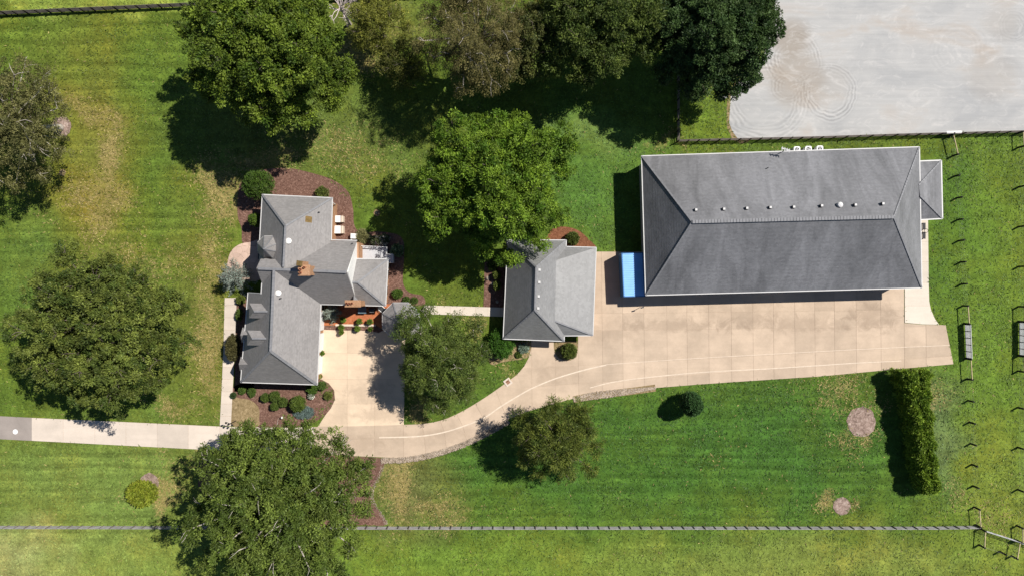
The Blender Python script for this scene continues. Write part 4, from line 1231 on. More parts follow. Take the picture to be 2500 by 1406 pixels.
def tree(name, label, disp, zc, rx, ry, rz, c0, c1, lobes=34, tuft_per=46, per=24, Ln=0.5, Wd=0.24, bark='bark', base=None, sparse=0.0, twig=0.0, lobe_r=0.36,
         accent=None, acc_p=0.03, group=None, up=0.15, seed=1, jit=0.5, spread=0.75, cut=-0.4, extra=(), gain=1.0):
    global RNG
    RNG = np.random.default_rng(seed); rnd = random.Random(seed)
    c0 = tuple(v * 0.85 * gain for v in c0); c1 = tuple(v * 1.15 * gain for v in c1)
    lobes = int(lobes * 0.85); tuft_per = max(9, int(tuft_per * 0.72)); per = int(per * 2.5); jit = jit * 1.05; Ln *= 0.58; Wd *= 0.68
    C = np.array(W(*disp, zc))
    bx = W(*base) if base else Vector((C[0], C[1], 0))
    root = thing(name, label, 'tree', (bx.x, bx.y, 0), group)
    Rr = np.array([rx, ry, rz])
    # limbs end in lobes spread over the crown
    i = np.arange(lobes) + 0.5
    zf = 1 - (1 - cut) * i / lobes; th = i * 2.39996 + rnd.random() * 6
    D = np.stack([np.sqrt(1 - zf ** 2) * np.cos(th), np.sqrt(1 - zf ** 2) * np.sin(th), zf], 1) + RNG.normal(size=(lobes, 3)) * 0.13
    rad = RNG.uniform(0.50, 0.86, lobes)[:, None]
    LC = C + D * Rr * rad
    LR = lobe_r * min(rx, ry) * RNG.uniform(0.72, 1.25, lobes)
    if extra:
        XC = np.array([W(x, y, z) for x, y, z, r in extra]); XR = np.array([e[3] for e in extra])
        XD = (XC - C) / Rr; XD /= np.linalg.norm(XD, axis=1, keepdims=True)
        LC = np.concatenate([LC, XC]); LR = np.concatenate([LR, XR]); D = np.concatenate([D, XD]); lobes = len(LC)
    # trunk and limbs
    wood = MB(); tr = 0.022 * (zc + rz) + 0.08
    top = Vector((C[0], C[1], max(2.0, zc - rz * 0.25)))
    b0 = Vector((bx.x, bx.y, -0.1))
    mid = b0.lerp(top, 0.5) + Vector((rnd.uniform(-.3, .3), rnd.uniform(-.3, .3), 0))
    wood.tube([b0, b0 + Vector((0, 0, 0.5)), mid, top], [tr * 1.6, tr * 1.15, tr, tr * 0.6], 9)
    limb = MB(); twg = MB()
    for k in range(lobes):
        st = b0.lerp(top, rnd.uniform(0.5, 1.0)); en = Vector(LC[k])
        md = st.lerp(en, 0.5) + Vector((rnd.uniform(-.4, .4), rnd.uniform(-.4, .4), rnd.uniform(0.0, .7)))
        limb.tube([st, md, en], [tr * 0.42, tr * 0.28, tr * 0.12], 5, False)
        for _ in range(int(2 + twig * 5)):
            dv = Vector(RNG.normal(size=3)).normalized() + Vector(D[k]) * 0.9 + Vector((0, 0, 0.25))
            e2 = en + dv.normalized() * LR[k] * rnd.uniform(0.7, 0.92 + 0.16 * twig)
            m2 = en.lerp(e2, 0.5) + Vector((rnd.uniform(-.3, .3), rnd.uniform(-.3, .3), rnd.uniform(-.1, .35)))
            twg.tube([en, m2, e2], [min(0.05, tr * 0.12), min(0.04, tr * 0.08 + 0.01), 0.015], 4, False)
    trk = wood.build('trunk', M[bark], root, None, True)
    limb.build('limb', M[bark], root, None, True)
    twg.build('branch', M[bark], root, None, True)['kind'] = 'stuff'
    # leaf tufts over every lobe
    cs, os_ = [], []
    for k in range(lobes):
        n = int(tuft_per * (LR[k] / (lobe_r * min(rx, ry))) ** 2 * RNG.uniform(0.8, 1.2) * (1 - sparse * RNG.random()))
        d = unit(n * 2); w = D[k] / np.linalg.norm(D[k]) * 0.5 + np.array([0, 0, 0.55])
        d = d[d @ w > -0.25][:n]
        r = LR[k] * RNG.uniform(0.62, 1.02, (len(d), 1)); r[RNG.random(len(d)) < 0.15] *= 1.22
        sq = np.array([1, 1, 0.72])
        cs.append(LC[k] + d * r * sq); os_.append(d)
    # inner filling so the crown is not hollow
    ni = int(lobes * tuft_per * 0.55 * (1 - 0.5 * sparse)); d = unit(ni); d[:, 2] = np.abs(d[:, 2]) * 0.8 - 0.25
    cs.append(C + d * Rr * (RNG.uniform(0.05, 0.80, (ni, 1)) ** 0.6) * np.array([1, 1, 0.75])); os_.append(d)
    for k in range(lobes):      # leaves behind each bough so it is not hollow
        m = max(6, int(tuft_per * 0.5)); d = unit(m)
        cs.append(LC[k] + d * LR[k] * RNG.uniform(0.1, 0.6, (m, 1)) - np.array([0, 0, 0.15]) * LR[k]); os_.append(d)
    cs = np.concatenate(cs); os_ = np.concatenate(os_)
    V, Q, col = tufts(cs, os_, per, Ln, Wd, spread, up, c0, c1, accent, acc_p, jit)
    foliage_obj('crown', V, Q, col, root)
    return root

def shrub(name, label, disp, r, h, c0, c1, cat='shrub', group=None, n=None, Ln=0.16, Wd=0.09, ry=None, seed=3, cone=0.0, flat=1.0, base_h=0.0, fuzz=0.12, accent=None, acc_p=0.0, per=14):
    """clipped or loose bush: ellipsoid of leaf tufts round a short stem; disp is where its middle shows"""
    global RNG
    RNG = np.random.default_rng(seed)
    ry = (ry or r) * 0.88; r = r * 0.88
    C = W(*disp, base_h + h * 0.5)
    root = thing(name, label, cat, (C.x, C.y, base_h), group)
    b = MB(); b.tube([(C.x, C.y, base_h - 0.05), (C.x, C.y, base_h + h * 0.6)], [0.06 + 0.02 * r, 0.02], 6)
    for k in range(5):
        a = k * 1.26; b.tube([(C.x, C.y, base_h + h * 0.25), (C.x + 0.6 * r * math.cos(a), C.y + 0.6 * ry * math.sin(a), base_h + h * 0.55)], [0.03, 0.012], 4, False)
    b.build('stem', M['bark'], root)
    n = n or int(90 + 210 * r * ry * (1 + h / (2 * r)) / 1.6)
    d = unit(n); d[:, 2] = np.where(d[:, 2] < -0.55, -d[:, 2], d[:, 2])
    rr = RNG.uniform(0.80, 1.0 + fuzz, (n, 1)); rr[RNG.random(n) < 0.25] *= 0.75
    c = d * rr * np.array([r, ry, h * 0.5])
    if cone:
        k = 1 - cone * np.clip((c[:, 2] / (h * 0.5) + 1) / 2, 0, 1); c[:, 0] *= k; c[:, 1] *= k
    c += np.array([C.x, C.y, base_h + h * 0.5])
    c[:, 2] = np.maximum(c[:, 2], base_h + 0.05)
    V, Q, col = tufts(c, d, per, Ln, Wd, 0.7, 0.15, c0, c1, accent, acc_p, 0.10 + 0.05 * r)
    foliage_obj('foliage', V, Q, col, root)
    return root

def spruce(name, label, base, h, r, c0, c1, bark='bark', layers=9, seed=5, lean=(0, 0)):
    """conifer of tiered radiating boughs, each lined with needle tufts"""
    global RNG
    RNG = np.random.default_rng(seed); rnd = random.Random(seed)
    B = W(*base); root = thing(name, label, 'tree', (B.x, B.y, 0))
    b = MB(); b.tube([B, B + Vector((lean[0], lean[1], h))], [0.05 * h * 0.4 + 0.03, 0.02], 7); b.build('trunk', M[bark], root)
    cs, os_ = [], []; bb = MB()
    for i in range(layers):
        t = (i + 0.4) / layers; z = 0.12 * h + 0.86 * h * t; rr = r * (1 - t) ** 0.8 + 0.12
        nb = max(4, int(8 * (1 - 0.4 * t)))
        for k in range(nb):
            a = 6.283 * (k + rnd.random() * 0.8) / nb; L = rr * rnd.uniform(0.65, 1.15)
            o = B + Vector((lean[0] * t, lean[1] * t, z)); dz = -0.25 * L + rnd.uniform(-.1, .15) + 0.35 * t
            e = o + Vector((L * math.cos(a), L * math.sin(a), dz))
            bb.tube([o, o.lerp(e, 0.5) + Vector((0, 0, 0.06)), e], [0.04, 0.03, 0.012], 4, False)
            m = max(4, int(L / 0.11))
            for j in range(m):
                u = (j + 0.6) / m; p = o.lerp(e, u)
                wd = 0.13 * L * (1 - u) + 0.03
                s = rnd.uniform(-wd, wd); q = p + Vector((-math.sin(a) * s, math.cos(a) * s, -abs(s) * 0.2))
                cs.append(q); dv = Vector((math.cos(a + 0.9 * (1 if s > 0 else -1)), math.sin(a + 0.9 * (1 if s > 0 else -1)), 0.05)); os_.append(dv)
    bb.build('branch', M[bark], root)
    V, Q, col = tufts(np.array(cs), np.array(os_), 7, 0.24, 0.06, 0.35, 0.03, c0, c1, None, 0, 0.10)
    foliage_obj('crown', V, Q, col, root)
    return root

G_DARK = ((0.030, 0.070, 0.012), (0.075, 0.125, 0.018))
tree('maple_tree', 'big dense dark green tree in the upper left, its wide shadow on the lawn', (650, 128), 14.0, 8.4, 8.1, 6.6, (0.048, 0.090, 0.009), (0.140, 0.190, 0.020), 40, 30, 34, 0.55, 0.22, seed=21, lobe_r=0.27, jit=0.6,
     extra=((470, 70, 12.2, 1.7), (500, 25, 13.2, 1.9), (480, 185, 11.2, 1.2), (515, 225, 10.7, 1.2), (610, 262, 12.2, 1.8), (665, 290, 11.2, 1.5), (735, 280, 11.2, 1.7), (795, 235, 11.2, 1.9), (828, 180, 11.7, 1.9), (800, 90, 12.7, 1.8), (750, 20, 13.2, 2.2), (560, 10, 14.2, 2.2), (500, 120, 13.2, 2.0), (640, -30, 13.2, 2.4)))
tree('oak_tree', 'sparse olive tree with bare pale branches cut by the left edge', (8, 300), 9.6, 6.8, 7.8, 4.6, (0.085, 0.092, 0.026), (0.165, 0.155, 0.055), 36, 26, 18, 0.40, 0.16, 'bark_pale', (147, 313), 0.15, 0.35, 0.30, seed=22,
     extra=((105, 190, 8, 1.6), (140, 265, 7.5, 1.6), (120, 230, 8, 1.6), (135, 365, 7, 1.7), (100, 330, 7.5, 1.8), (95, 420, 7, 1.4), (60, 165, 8, 1.5), (40, 445, 7, 1.6)))
tree('oak_tree', 'broad rounded olive green tree on the left lawn above the lane', (245, 795), 11.0, 9.2, 8.8, 5.2, (0.046, 0.078, 0.013), (0.135, 0.160, 0.030), 50, 30, 32, 0.48, 0.20, 'bark', None, 0.1, 0.25, 0.25, seed=23, jit=0.55,
     extra=((160, 625, 10.8, 1.7), (120, 680, 10.3, 1.5), (55, 780, 9.3, 1.0), (70, 870, 9.8, 1.7), (120, 930, 9.8, 1.6), (190, 965, 9.3, 1.4), (270, 955, 9.8, 1.6), (380, 930, 9.8, 1.5), (440, 840, 9.8, 1.9), (425, 730, 10.3, 1.8), (350, 705, 10.8, 1.5), (265, 650, 10.8, 1.5)))
tree('ash_tree', 'huge spreading green tree overhanging the lane at the bottom', (672, 1232), 13.0, 9.7, 10.1, 6.6, (0.060, 0.098, 0.014), (0.128, 0.168, 0.030), 48, 30, 32, 0.55, 0.19, 'bark_pale', (735, 1176), 0.12, 0.15, 0.27, seed=24, jit=0.6,
     extra=((565, 1085, 11.5, 1.7), (610, 1070, 11.5, 1.9), (680, 1058, 12, 2.0), (755, 1062, 11.5, 1.7), (740, 1100, 12, 2.0), (830, 1085, 11.5, 1.9), (870, 1150, 11.5, 2.1), (640, 1110, 12, 2.0), (880, 1240, 11, 1.3), (855, 1330, 11.5, 1.8), (490, 1230, 11, 1.7), (470, 1290, 11, 1.6), (520, 1370, 11.5, 1.9), (550, 1140, 11.5, 1.7), (800, 1400, 11.5, 2.2), (640, 1420, 11.5, 2.4)))
tree('maple_tree', 'bright green rounded tree between the house and the garage', (1206, 452), 11.0, 7.9, 8.2, 6.0, (0.060, 0.128, 0.009), (0.160, 0.240, 0.022), 42, 32, 34, 0.54, 0.19, seed=25, lobe_r=0.28, jit=0.6,
     extra=((1170, 300, 9.5, 1.5), (1260, 310, 9.5, 1.8), (1345, 350, 9, 1.7), (1370, 420, 8.5, 1.7), (1355, 520, 8, 1.7), (1310, 580, 8, 1.7), (1245, 625, 7.5, 1.4), (1180, 600, 8, 1.5), (1070, 460, 8.5, 1.6), (1075, 385, 9, 1.5), (1110, 530, 8.5, 1.7), (1048, 500, 9.5, 1.7), (1062, 555, 9, 1.6), (1045, 440, 10, 1.6)))
tree('cypress_tree', 'rusty olive feathery tree in the middle of the top group', (1148, 80), 12.5, 5.8, 6.6, 6.6, (0.085, 0.082, 0.024), (0.185, 0.160, 0.056), 38, 26, 22, 0.36, 0.10, 'bark_pale', None, 0.1, 0.15, 0.30, seed=26,
     extra=((1180, 205, 11, 1.5), (1130, 215, 11, 1.3), (1235, 170, 11, 1.4), (1060, 140, 11.5, 1.2), (1050, 40, 12, 1.5), (1250, 60, 12, 1.4)))
tree('oak_tree', 'mid green tree between the rusty tree and the darkest tree at the top', (1450, 55), 10.5, 8.0, 6.6, 5.6, (0.042, 0.075, 0.012), (0.105, 0.135, 0.026), 40, 28, 30, 0.5, 0.18, 'bark', None, 0.2, 0.15, 0.29, seed=27, jit=0.6,
     extra=((1300, 90, 9, 1.6), (1345, 160, 8.5, 1.5), (1430, 185, 9, 1.5), (1500, 150, 9.5, 1.7), (1570, 120, 9, 1.8), (1610, 40, 9.5, 2.0), (1390, 110, 10, 1.8)))
tree('linden_tree', 'darkest green dense tree overhanging the corner of the sand arena', (1735, 80), 10.0, 7.0, 7.4, 6.0, (0.024, 0.056, 0.014), (0.060, 0.098, 0.026), 42, 32, 34, 0.50, 0.22, seed=28, lobe_r=0.27, jit=0.55,
     extra=((1860, 90, 9, 1.6), (1870, 20, 9.5, 1.5), (1825, 170, 8.5, 1.6), (1770, 215, 8, 1.5), (1690, 215, 8, 1.5), (1630, 170, 8.5, 1.6), (1600, 100, 9, 1.6)))
tree('young_tree', 'small yellow green tree between the big dark tree and the rusty tree', (915, 48), 6.0, 2.9, 3.2, 3.2, (0.10, 0.12, 0.016), (0.19, 0.19, 0.032), 16, 24, 16, 0.36, 0.15, 'bark', None, 0.4, 0.4, 0.36, seed=29,
     extra=((970, 30, 6, 1.2), (985, 70, 5, 1.0), (880, 100, 5, 1.1), (930, 110, 5, 1.0)))
tree('oak_tree', 'yellowing thin tree at the top edge left of the mid green tree', (1345, 20), 7.0, 3.3, 4.0, 3.6, (0.14, 0.125, 0.022), (0.24, 0.19, 0.042), 16, 24, 16, 0.36, 0.16, 'bark', None, 0.4, 0.3, 0.36, seed=30)
tree('pine_tree', 'loose olive pine with curving bare branches beside the gazebo', (1085, 885), 7.2, 4.7, 5.0, 4.5, (0.048, 0.085, 0.014), (0.125, 0.160, 0.032), 36, 32, 24, 0.44, 0.11, 'bark_pale', (1110, 868), 0.0, 0.4, 0.31, seed=31, jit=0.5,
     extra=((1000, 780, 8, 1.6), (1040, 768, 8, 1.4), (988, 812, 7.6, 1.3), (1025, 815, 7.6, 1.6), (1005, 845, 6.3, 1.2), (1105, 785, 6.8, 1.1), (1160, 800, 6.8, 1.4), (1170, 860, 6.8, 1.4), (1130, 960, 6.3, 1.3), (1060, 985, 5.8, 1.3), (1010, 950, 6.3, 1.2), (1000, 900, 6.3, 1.2), (1080, 1000, 5.3, 0.9)))
tree('buckeye_tree', 'spiky dark green tree at the gravel edge of the curved drive', (1362, 1068), 7.0, 4.6, 4.3, 4.8, (0.045, 0.075, 0.012), (0.150, 0.175, 0.030), 30, 22, 20, 0.66, 0.10, 'bark', (1352, 1040), 0.3, 0.35, 0.30, spread=0.5, up=0.05, seed=32,
     extra=((1270, 1020, 7, 1.0), (1290, 1120, 6.5, 1.2), (1320, 1150, 6, 1.1), (1380, 1155, 6, 1.1), (1450, 1090, 6, 1.3), (1435, 1140, 6, 1.1), (1420, 1010, 7, 1.1), (1350, 990, 7.5, 1.2)))
tree('oak_tree', 'shadowed olive tree squeezed in beside the rusty tree at the top', (1275, 105), 9.0, 4.0, 4.6, 4.6, (0.050, 0.070, 0.016), (0.115, 0.120, 0.032), 20, 28, 26, 0.42, 0.15, 'bark', None, 0.1, 0.1, 0.34, seed=33)
tree('young_tree', 'low thin yellowish tree standing in the dappled shade left of the rusty tree', (985, 150), 4.5, 3.4, 3.6, 2.8, (0.060, 0.080, 0.014), (0.125, 0.125, 0.026), 16, 22, 18, 0.36, 0.14, 'bark', None, 0.5, 0.1, 0.36, seed=34)
# dead tree at the top
dt = thing('dead_tree', 'leafless pinkish white dead branches poking out at the top', 'tree', W(856, 60))
b = MB(); rr_ = random.Random(4); p0 = W(856, 60); b.tube([p0, p0 + Vector((0, 0, 6.0))], [0.2, 0.1], 7); b.build('trunk', M['bark_dead'], dt)
b = MB()
for k in range(22):
    a = rr_.uniform(0, 6.28); z = rr_.uniform(4.0, 6.0); L = rr_.uniform(1.2, 2.8)
    s = p0 + Vector((0, 0, z)); e = s + Vector((L * math.cos(a), L * math.sin(a), rr_.uniform(0.3, 1.4)))
    m = s.lerp(e, 0.5) + Vector((rr_.uniform(-.2, .2), rr_.uniform(-.2, .2), 0.2)); b.tube([s, m, e], [0.07, 0.05, 0.02], 5)
    for j in range(3):
        e2 = e + Vector((rr_.uniform(-.8, .8), rr_.uniform(-.8, .8), rr_.uniform(0, .4))); b.tube([m.lerp(e, 0.5), e2], [0.035, 0.012], 4)
b.build('branch', M['bark_dead'], dt)

G1, G2 = (0.045, 0.085, 0.015), (0.095, 0.140, 0.026)
B1, B2 = (0.16, 0.20, 0.17), (0.29, 0.33, 0.29)
spruce('blue_spruce', 'silvery blue spruce at the top of the front walk', (585, 678), 5.2, 2.6, B1, B2, 'bark', 11, 41)
spruce('blue_spruce', 'silvery blue spruce at the left end of the brick terrace', (812, 763), 2.6, 1.45, (0.20, 0.24, 0.20), (0.34, 0.38, 0.33), 'bark', 8, 42)
shrub('round_shrub', 'tall rounded green shrub at the north west corner of the house', (632, 453), 2.0, 4.8, (0.040, 0.085, 0.010), (0.075, 0.125, 0.018), seed=51, n=900)
shrub('shrub', 'green shrub against the west wall below the tall rounded shrub', (624, 537), 1.0, 3.0, G1, (0.11, 0.17, 0.02), seed=52, cone=0.4)
shrub('shrub', 'small green shrub behind the north eave of the house', (787, 472), 0.85, 1.2, (0.07, 0.10, 0.02), (0.12, 0.14, 0.03), seed=53)
shrub('yellow_shrub', 'bright yellow green bush beside a mulch ring in the lower left', (347, 1204), 2.0, 1.9, (0.13, 0.18, 0.012), (0.25, 0.27, 0.030), ry=1.65, seed=54, Ln=0.3, Wd=0.12, n=620)
shrub('round_shrub', 'deep green domed shrub at the south west corner of the garage', (1225, 838), 1.75, 2.6, (0.035, 0.095, 0.010), (0.065, 0.150, 0.016), seed=55, ry=2.1, n=900)
shrub('round_shrub', 'olive clipped ball shrub in the island by the garage door', (1389, 857), 1.05, 1.8, (0.06, 0.085, 0.014), (0.10, 0.125, 0.022), seed=56, n=420)
shrub('round_shrub', 'olive ball shrub in the orange mulch north of the garage', (1398, 583), 0.85, 1.5, (0.06, 0.085, 0.014), (0.105, 0.13, 0.026), seed=57, n=380)
shrub('arborvitae', 'tall dark egg-shaped evergreen alone on the lawn below the pad', (1687, 985), 1.42, 4.7, (0.028, 0.075, 0.020), (0.050, 0.105, 0.030), cat='shrub', seed=58, ry=1.55, n=1500)
for i, (x, y, r, h, lab) in enumerate((
        (648, 970, 0.55, 1.15, 'left ball of the four clipped shrubs in the front bed'), (671, 967, 0.68, 1.3, 'largest top ball of the four clipped shrubs in the front bed'),
        (692, 981, 0.60, 1.2, 'right ball of the four clipped shrubs in the front bed'), (671, 991, 0.52, 1.05, 'lowest ball of the four clipped shrubs in the front bed'))):
    shrub('ball_shrub', lab, (x, y), r, h, (0.05, 0.085, 0.014), (0.10, 0.14, 0.025), group='clipped balls in the front bed', seed=60 + i, Ln=0.13, Wd=0.07, n=230)
shrub('ball_shrub', 'large clipped ball shrub above the blue juniper', (727, 985), 1.0, 2.0, (0.06, 0.10, 0.014), (0.115, 0.155, 0.026), seed=65, n=420)
shrub('juniper', 'low blue grey juniper mat in the front bed', (742, 1006), 1.35, 0.55, (0.10, 0.15, 0.14), (0.19, 0.25, 0.23), seed=66, ry=0.78, n=420, Ln=0.22, Wd=0.05)
shrub('shrub', 'green shrub tucked under the south east house corner', (763, 948), 0.75, 1.0, G1, (0.09, 0.16, 0.02), seed=67)
shrub('flower_bush', 'small bush with white blossom in the front bed', (760, 966), 0.36, 0.7, (0.09, 0.13, 0.05), (0.20, 0.24, 0.14), seed=68, accent=(0.7, 0.68, 0.64), acc_p=0.4)
shrub('shrub', 'small upright shrub right of the house corner by the court', (786, 941), 0.5, 1.1, G1, (0.10, 0.15, 0.03), seed=69)
shrub('shrub', 'spiky yellow green shrub at the right end of the front bed', (801, 965), 0.42, 0.6, (0.09, 0.12, 0.02), (0.18, 0.19, 0.05), seed=70, Ln=0.28, Wd=0.06)
shrub('shrub', 'small dark shrub in the shade line at the front bed left end', (591, 953), 0.42, 0.5, G1, G2, seed=71)
shrub('shrub', 'second small shrub in the front bed near the shade line', (615, 957), 0.48, 0.6, G1, G2, seed=72, ry=0.6)
shrub('shrub', 'tiny dark shrub touching the front walk edge', (570, 965), 0.32, 0.4, (0.03, 0.06, 0.02), (0.06, 0.09, 0.03), seed=73)
shrub('brown_shrub', 'brownish tall shrub overhanging the front walk', (569, 848), 0.75, 2.4, (0.055, 0.052, 0.018), (0.105, 0.095, 0.035), seed=74, ry=1.75, Ln=0.26, n=520)
shrub('shrub', 'small leafy bush between the spruce and the house by the walk', (588, 732), 0.55, 0.9, (0.06, 0.09, 0.015), (0.14, 0.16, 0.03), seed=75)
shrub('shrub', 'narrow green bush against the west wall above the first dormer', (584, 768), 0.35, 0.9, G1, G2, seed=76, ry=0.75)
shrub('shrub', 'low green shrub in the mulch east of the house', (970, 717), 0.72, 0.9, G1, (0.09, 0.15, 0.02), seed=77, ry=0.6)
shrub('shrub', 'small shrub just north of the gazebo', (992, 733), 0.42, 0.5, G1, G2, seed=78)
shrub('shrub', 'small shrub right of the gazebo roof', (1012, 733), 0.36, 0.45, G1, G2, seed=79)
shrub('ornamental_grass', 'pale tuft of ornamental grass beside the white box', (886, 578), 0.7, 0.9, (0.14, 0.15, 0.06), (0.30, 0.27, 0.12), cat='plant', seed=80, Ln=0.5, Wd=0.06)
shrub('flower_bush', 'flowering bush with pale heads north of the porch deck', (912, 586), 0.9, 0.9, (0.05, 0.08, 0.03), (0.12, 0.12, 0.06), seed=81, accent=(0.5, 0.42, 0.40), acc_p=0.12, ry=0.6)
shrub('flower_bush', 'flowering bush with whitish heads right of the first one', (938, 586), 0.7, 0.8, (0.04, 0.07, 0.03), (0.10, 0.12, 0.06), seed=82, accent=(0.6, 0.55, 0.5), acc_p=0.15)
shrub('hosta', 'pale leaved plant beside the porch deck steps', (970, 612), 0.75, 0.5, (0.08, 0.14, 0.05), (0.26, 0.30, 0.16), cat='plant', seed=83, Ln=0.4, Wd=0.2, n=40)
shrub('shrub', 'upper of two small bushes west of the garage', (1212, 672), 0.5, 1.3, (0.08, 0.11, 0.02), (0.15, 0.18, 0.035), seed=84)
shrub('shrub', 'lower of two small bushes west of the garage', (1213, 697), 0.45, 1.3, (0.08, 0.11, 0.02), (0.14, 0.17, 0.035), seed=85, ry=0.6)
shrub('agave', 'pale blue green spiky plant by the garage driveway', (1279, 849), 0.5, 0.5, (0.14, 0.20, 0.15), (0.26, 0.33, 0.26), cat='plant', seed=86, Ln=0.4, Wd=0.08, n=60)
shrub('shrub', 'tiny green tuft below the spiky pale plant', (1266, 866), 0.36, 0.35, (0.06, 0.10, 0.015), (0.11, 0.15, 0.03), seed=87)
shrub('shrub', 'dark bush under the north end of the garage west eave', (1203, 648), 0.7, 1.2, (0.03, 0.055, 0.01), (0.06, 0.09, 0.015), seed=88)
# potted plants
def potted(px, py, r, lab, col=('g',), h=0.5, seed=90, grp='potted plants round the terrace', zb=0.16, acc=None, accp=0.0):
    c = W(px, py, 0.3); c.z = zb
    t = shrub('potted_plant', lab, (px, py), r * 0.55, 0.55, (0.07, 0.12, 0.015), (0.15, 0.21, 0.03), cat='potted plant', group=grp, seed=seed, base_h=zb + 0.4, n=44, Ln=0.2, Wd=0.10, accent=acc, acc_p=accp)
    q = wloc(t)
    b = MB(); b.lathe((q.x, q.y, zb), [(0.18, 0), (0.26, 0.38), (0.28, 0.42), (0.22, 0.42), (0.2, 0.36)], 12); b.build('pot', M['terracotta'], t)
for i, (x, y, r, lab) in enumerate(((837, 780, 0.46, 'leftmost potted plant on the red brick terrace'), (877, 784, 0.58, 'biggest potted plant in the middle of the red brick terrace'),
                                    (903, 785, 0.46, 'potted plant at the right end of the red brick terrace'), (833, 799, 0.50, 'leafy pot below the terrace at its left'),
                                    (872, 802, 0.52, 'leafy pot below the terrace at its middle'), (834, 811, 0.36, 'yellow green pot standing on the court edge'),
                                    (905, 803, 0.28, 'smallest pale pot below the right end of the terrace'))):
    potted(x, y, r, lab, seed=90 + i, zb=0.16 if y < 790 else 0.06)
potted(786, 862, 0.40, 'potted plant standing between two garage doors of the house', seed=98, zb=0.06)
potted(781, 918, 0.30, 'yellowish potted plant at the south end of the garage doors', seed=99, zb=0.06, acc=(0.4, 0.33, 0.12), accp=0.5)
# hedge
def hedge():
    global RNG
    RNG = np.random.default_rng(77)
    path = [(2203, 899), (2210, 960), (2224, 1050), (2232, 1120), (2244, 1190)]
    P = np.array([list(G(*p)) for p in path]); root = thing('hedge', 'long dark clipped hedge running down from the pad corner', 'hedge', W(*path[2]))
    n = 5200; t = RNG.random(n) * (len(P) - 1); x = np.interp(t, range(len(P)), P[:, 0]); y = np.interp(t, range(len(P)), P[:, 1])
    wd = np.interp(t, [0, 1, 2, 3, 4], [1.75, 1.4, 1.15, 1.1, 0.95]); hh = np.interp(t, [0, 2, 4], [3.4, 3.2, 2.9])
    hh = hh + 0.35 * np.sin(t * 9.0) + RNG.normal(size=n) * 0.1
    a = RNG.random(n) * math.pi
    ex = np.sign(np.cos(a)) * np.abs(np.cos(a)) ** 0.45; ez = np.abs(np.sin(a)) ** 0.5
    k = RNG.uniform(0.8, 1.08, n)
    cx = x + ex * wd * k * (1 + 0.12 * np.sin(t * 14)); cz = np.maximum(0.05, ez * hh * k)
    cs = np.stack([cx, y, cz], 1); os_ = np.stack([ex, RNG.normal(size=n) * 0.3, ez], 1)
    V, Q, col = tufts(cs, os_, 14, 0.36, 0.12, 0.7, 0.2, (0.060, 0.120, 0.010), (0.24, 0.33, 0.036), None, 0, 0.25)
    foliage_obj('foliage', V, Q, col, root)
    b = MB()
    for i in range(12):
        u = i / 11 * 4; b.tube([(np.interp(u, range(5), P[:, 0]), np.interp(u, range(5), P[:, 1]), -0.1), (np.interp(u, range(5), P[:, 0]), np.interp(u, range(5), P[:, 1]), 2.4)], [0.09, 0.03], 6)
    b.build('stem', M['bark'], root)
hedge()

# grass tufts and straw: nobody could count them
def inside(px, py, poly):
    r = np.zeros(px.shape, bool); n = len(poly)
    for i in range(n):
        x0, y0 = poly[i]; x1, y1 = poly[(i + 1) % n]
        if y0 == y1: continue
        k = ((y0 > py) != (y1 > py)) & (px < (x1 - x0) * (py - y0) / (y1 - y0) + x0); r ^= k
    return r

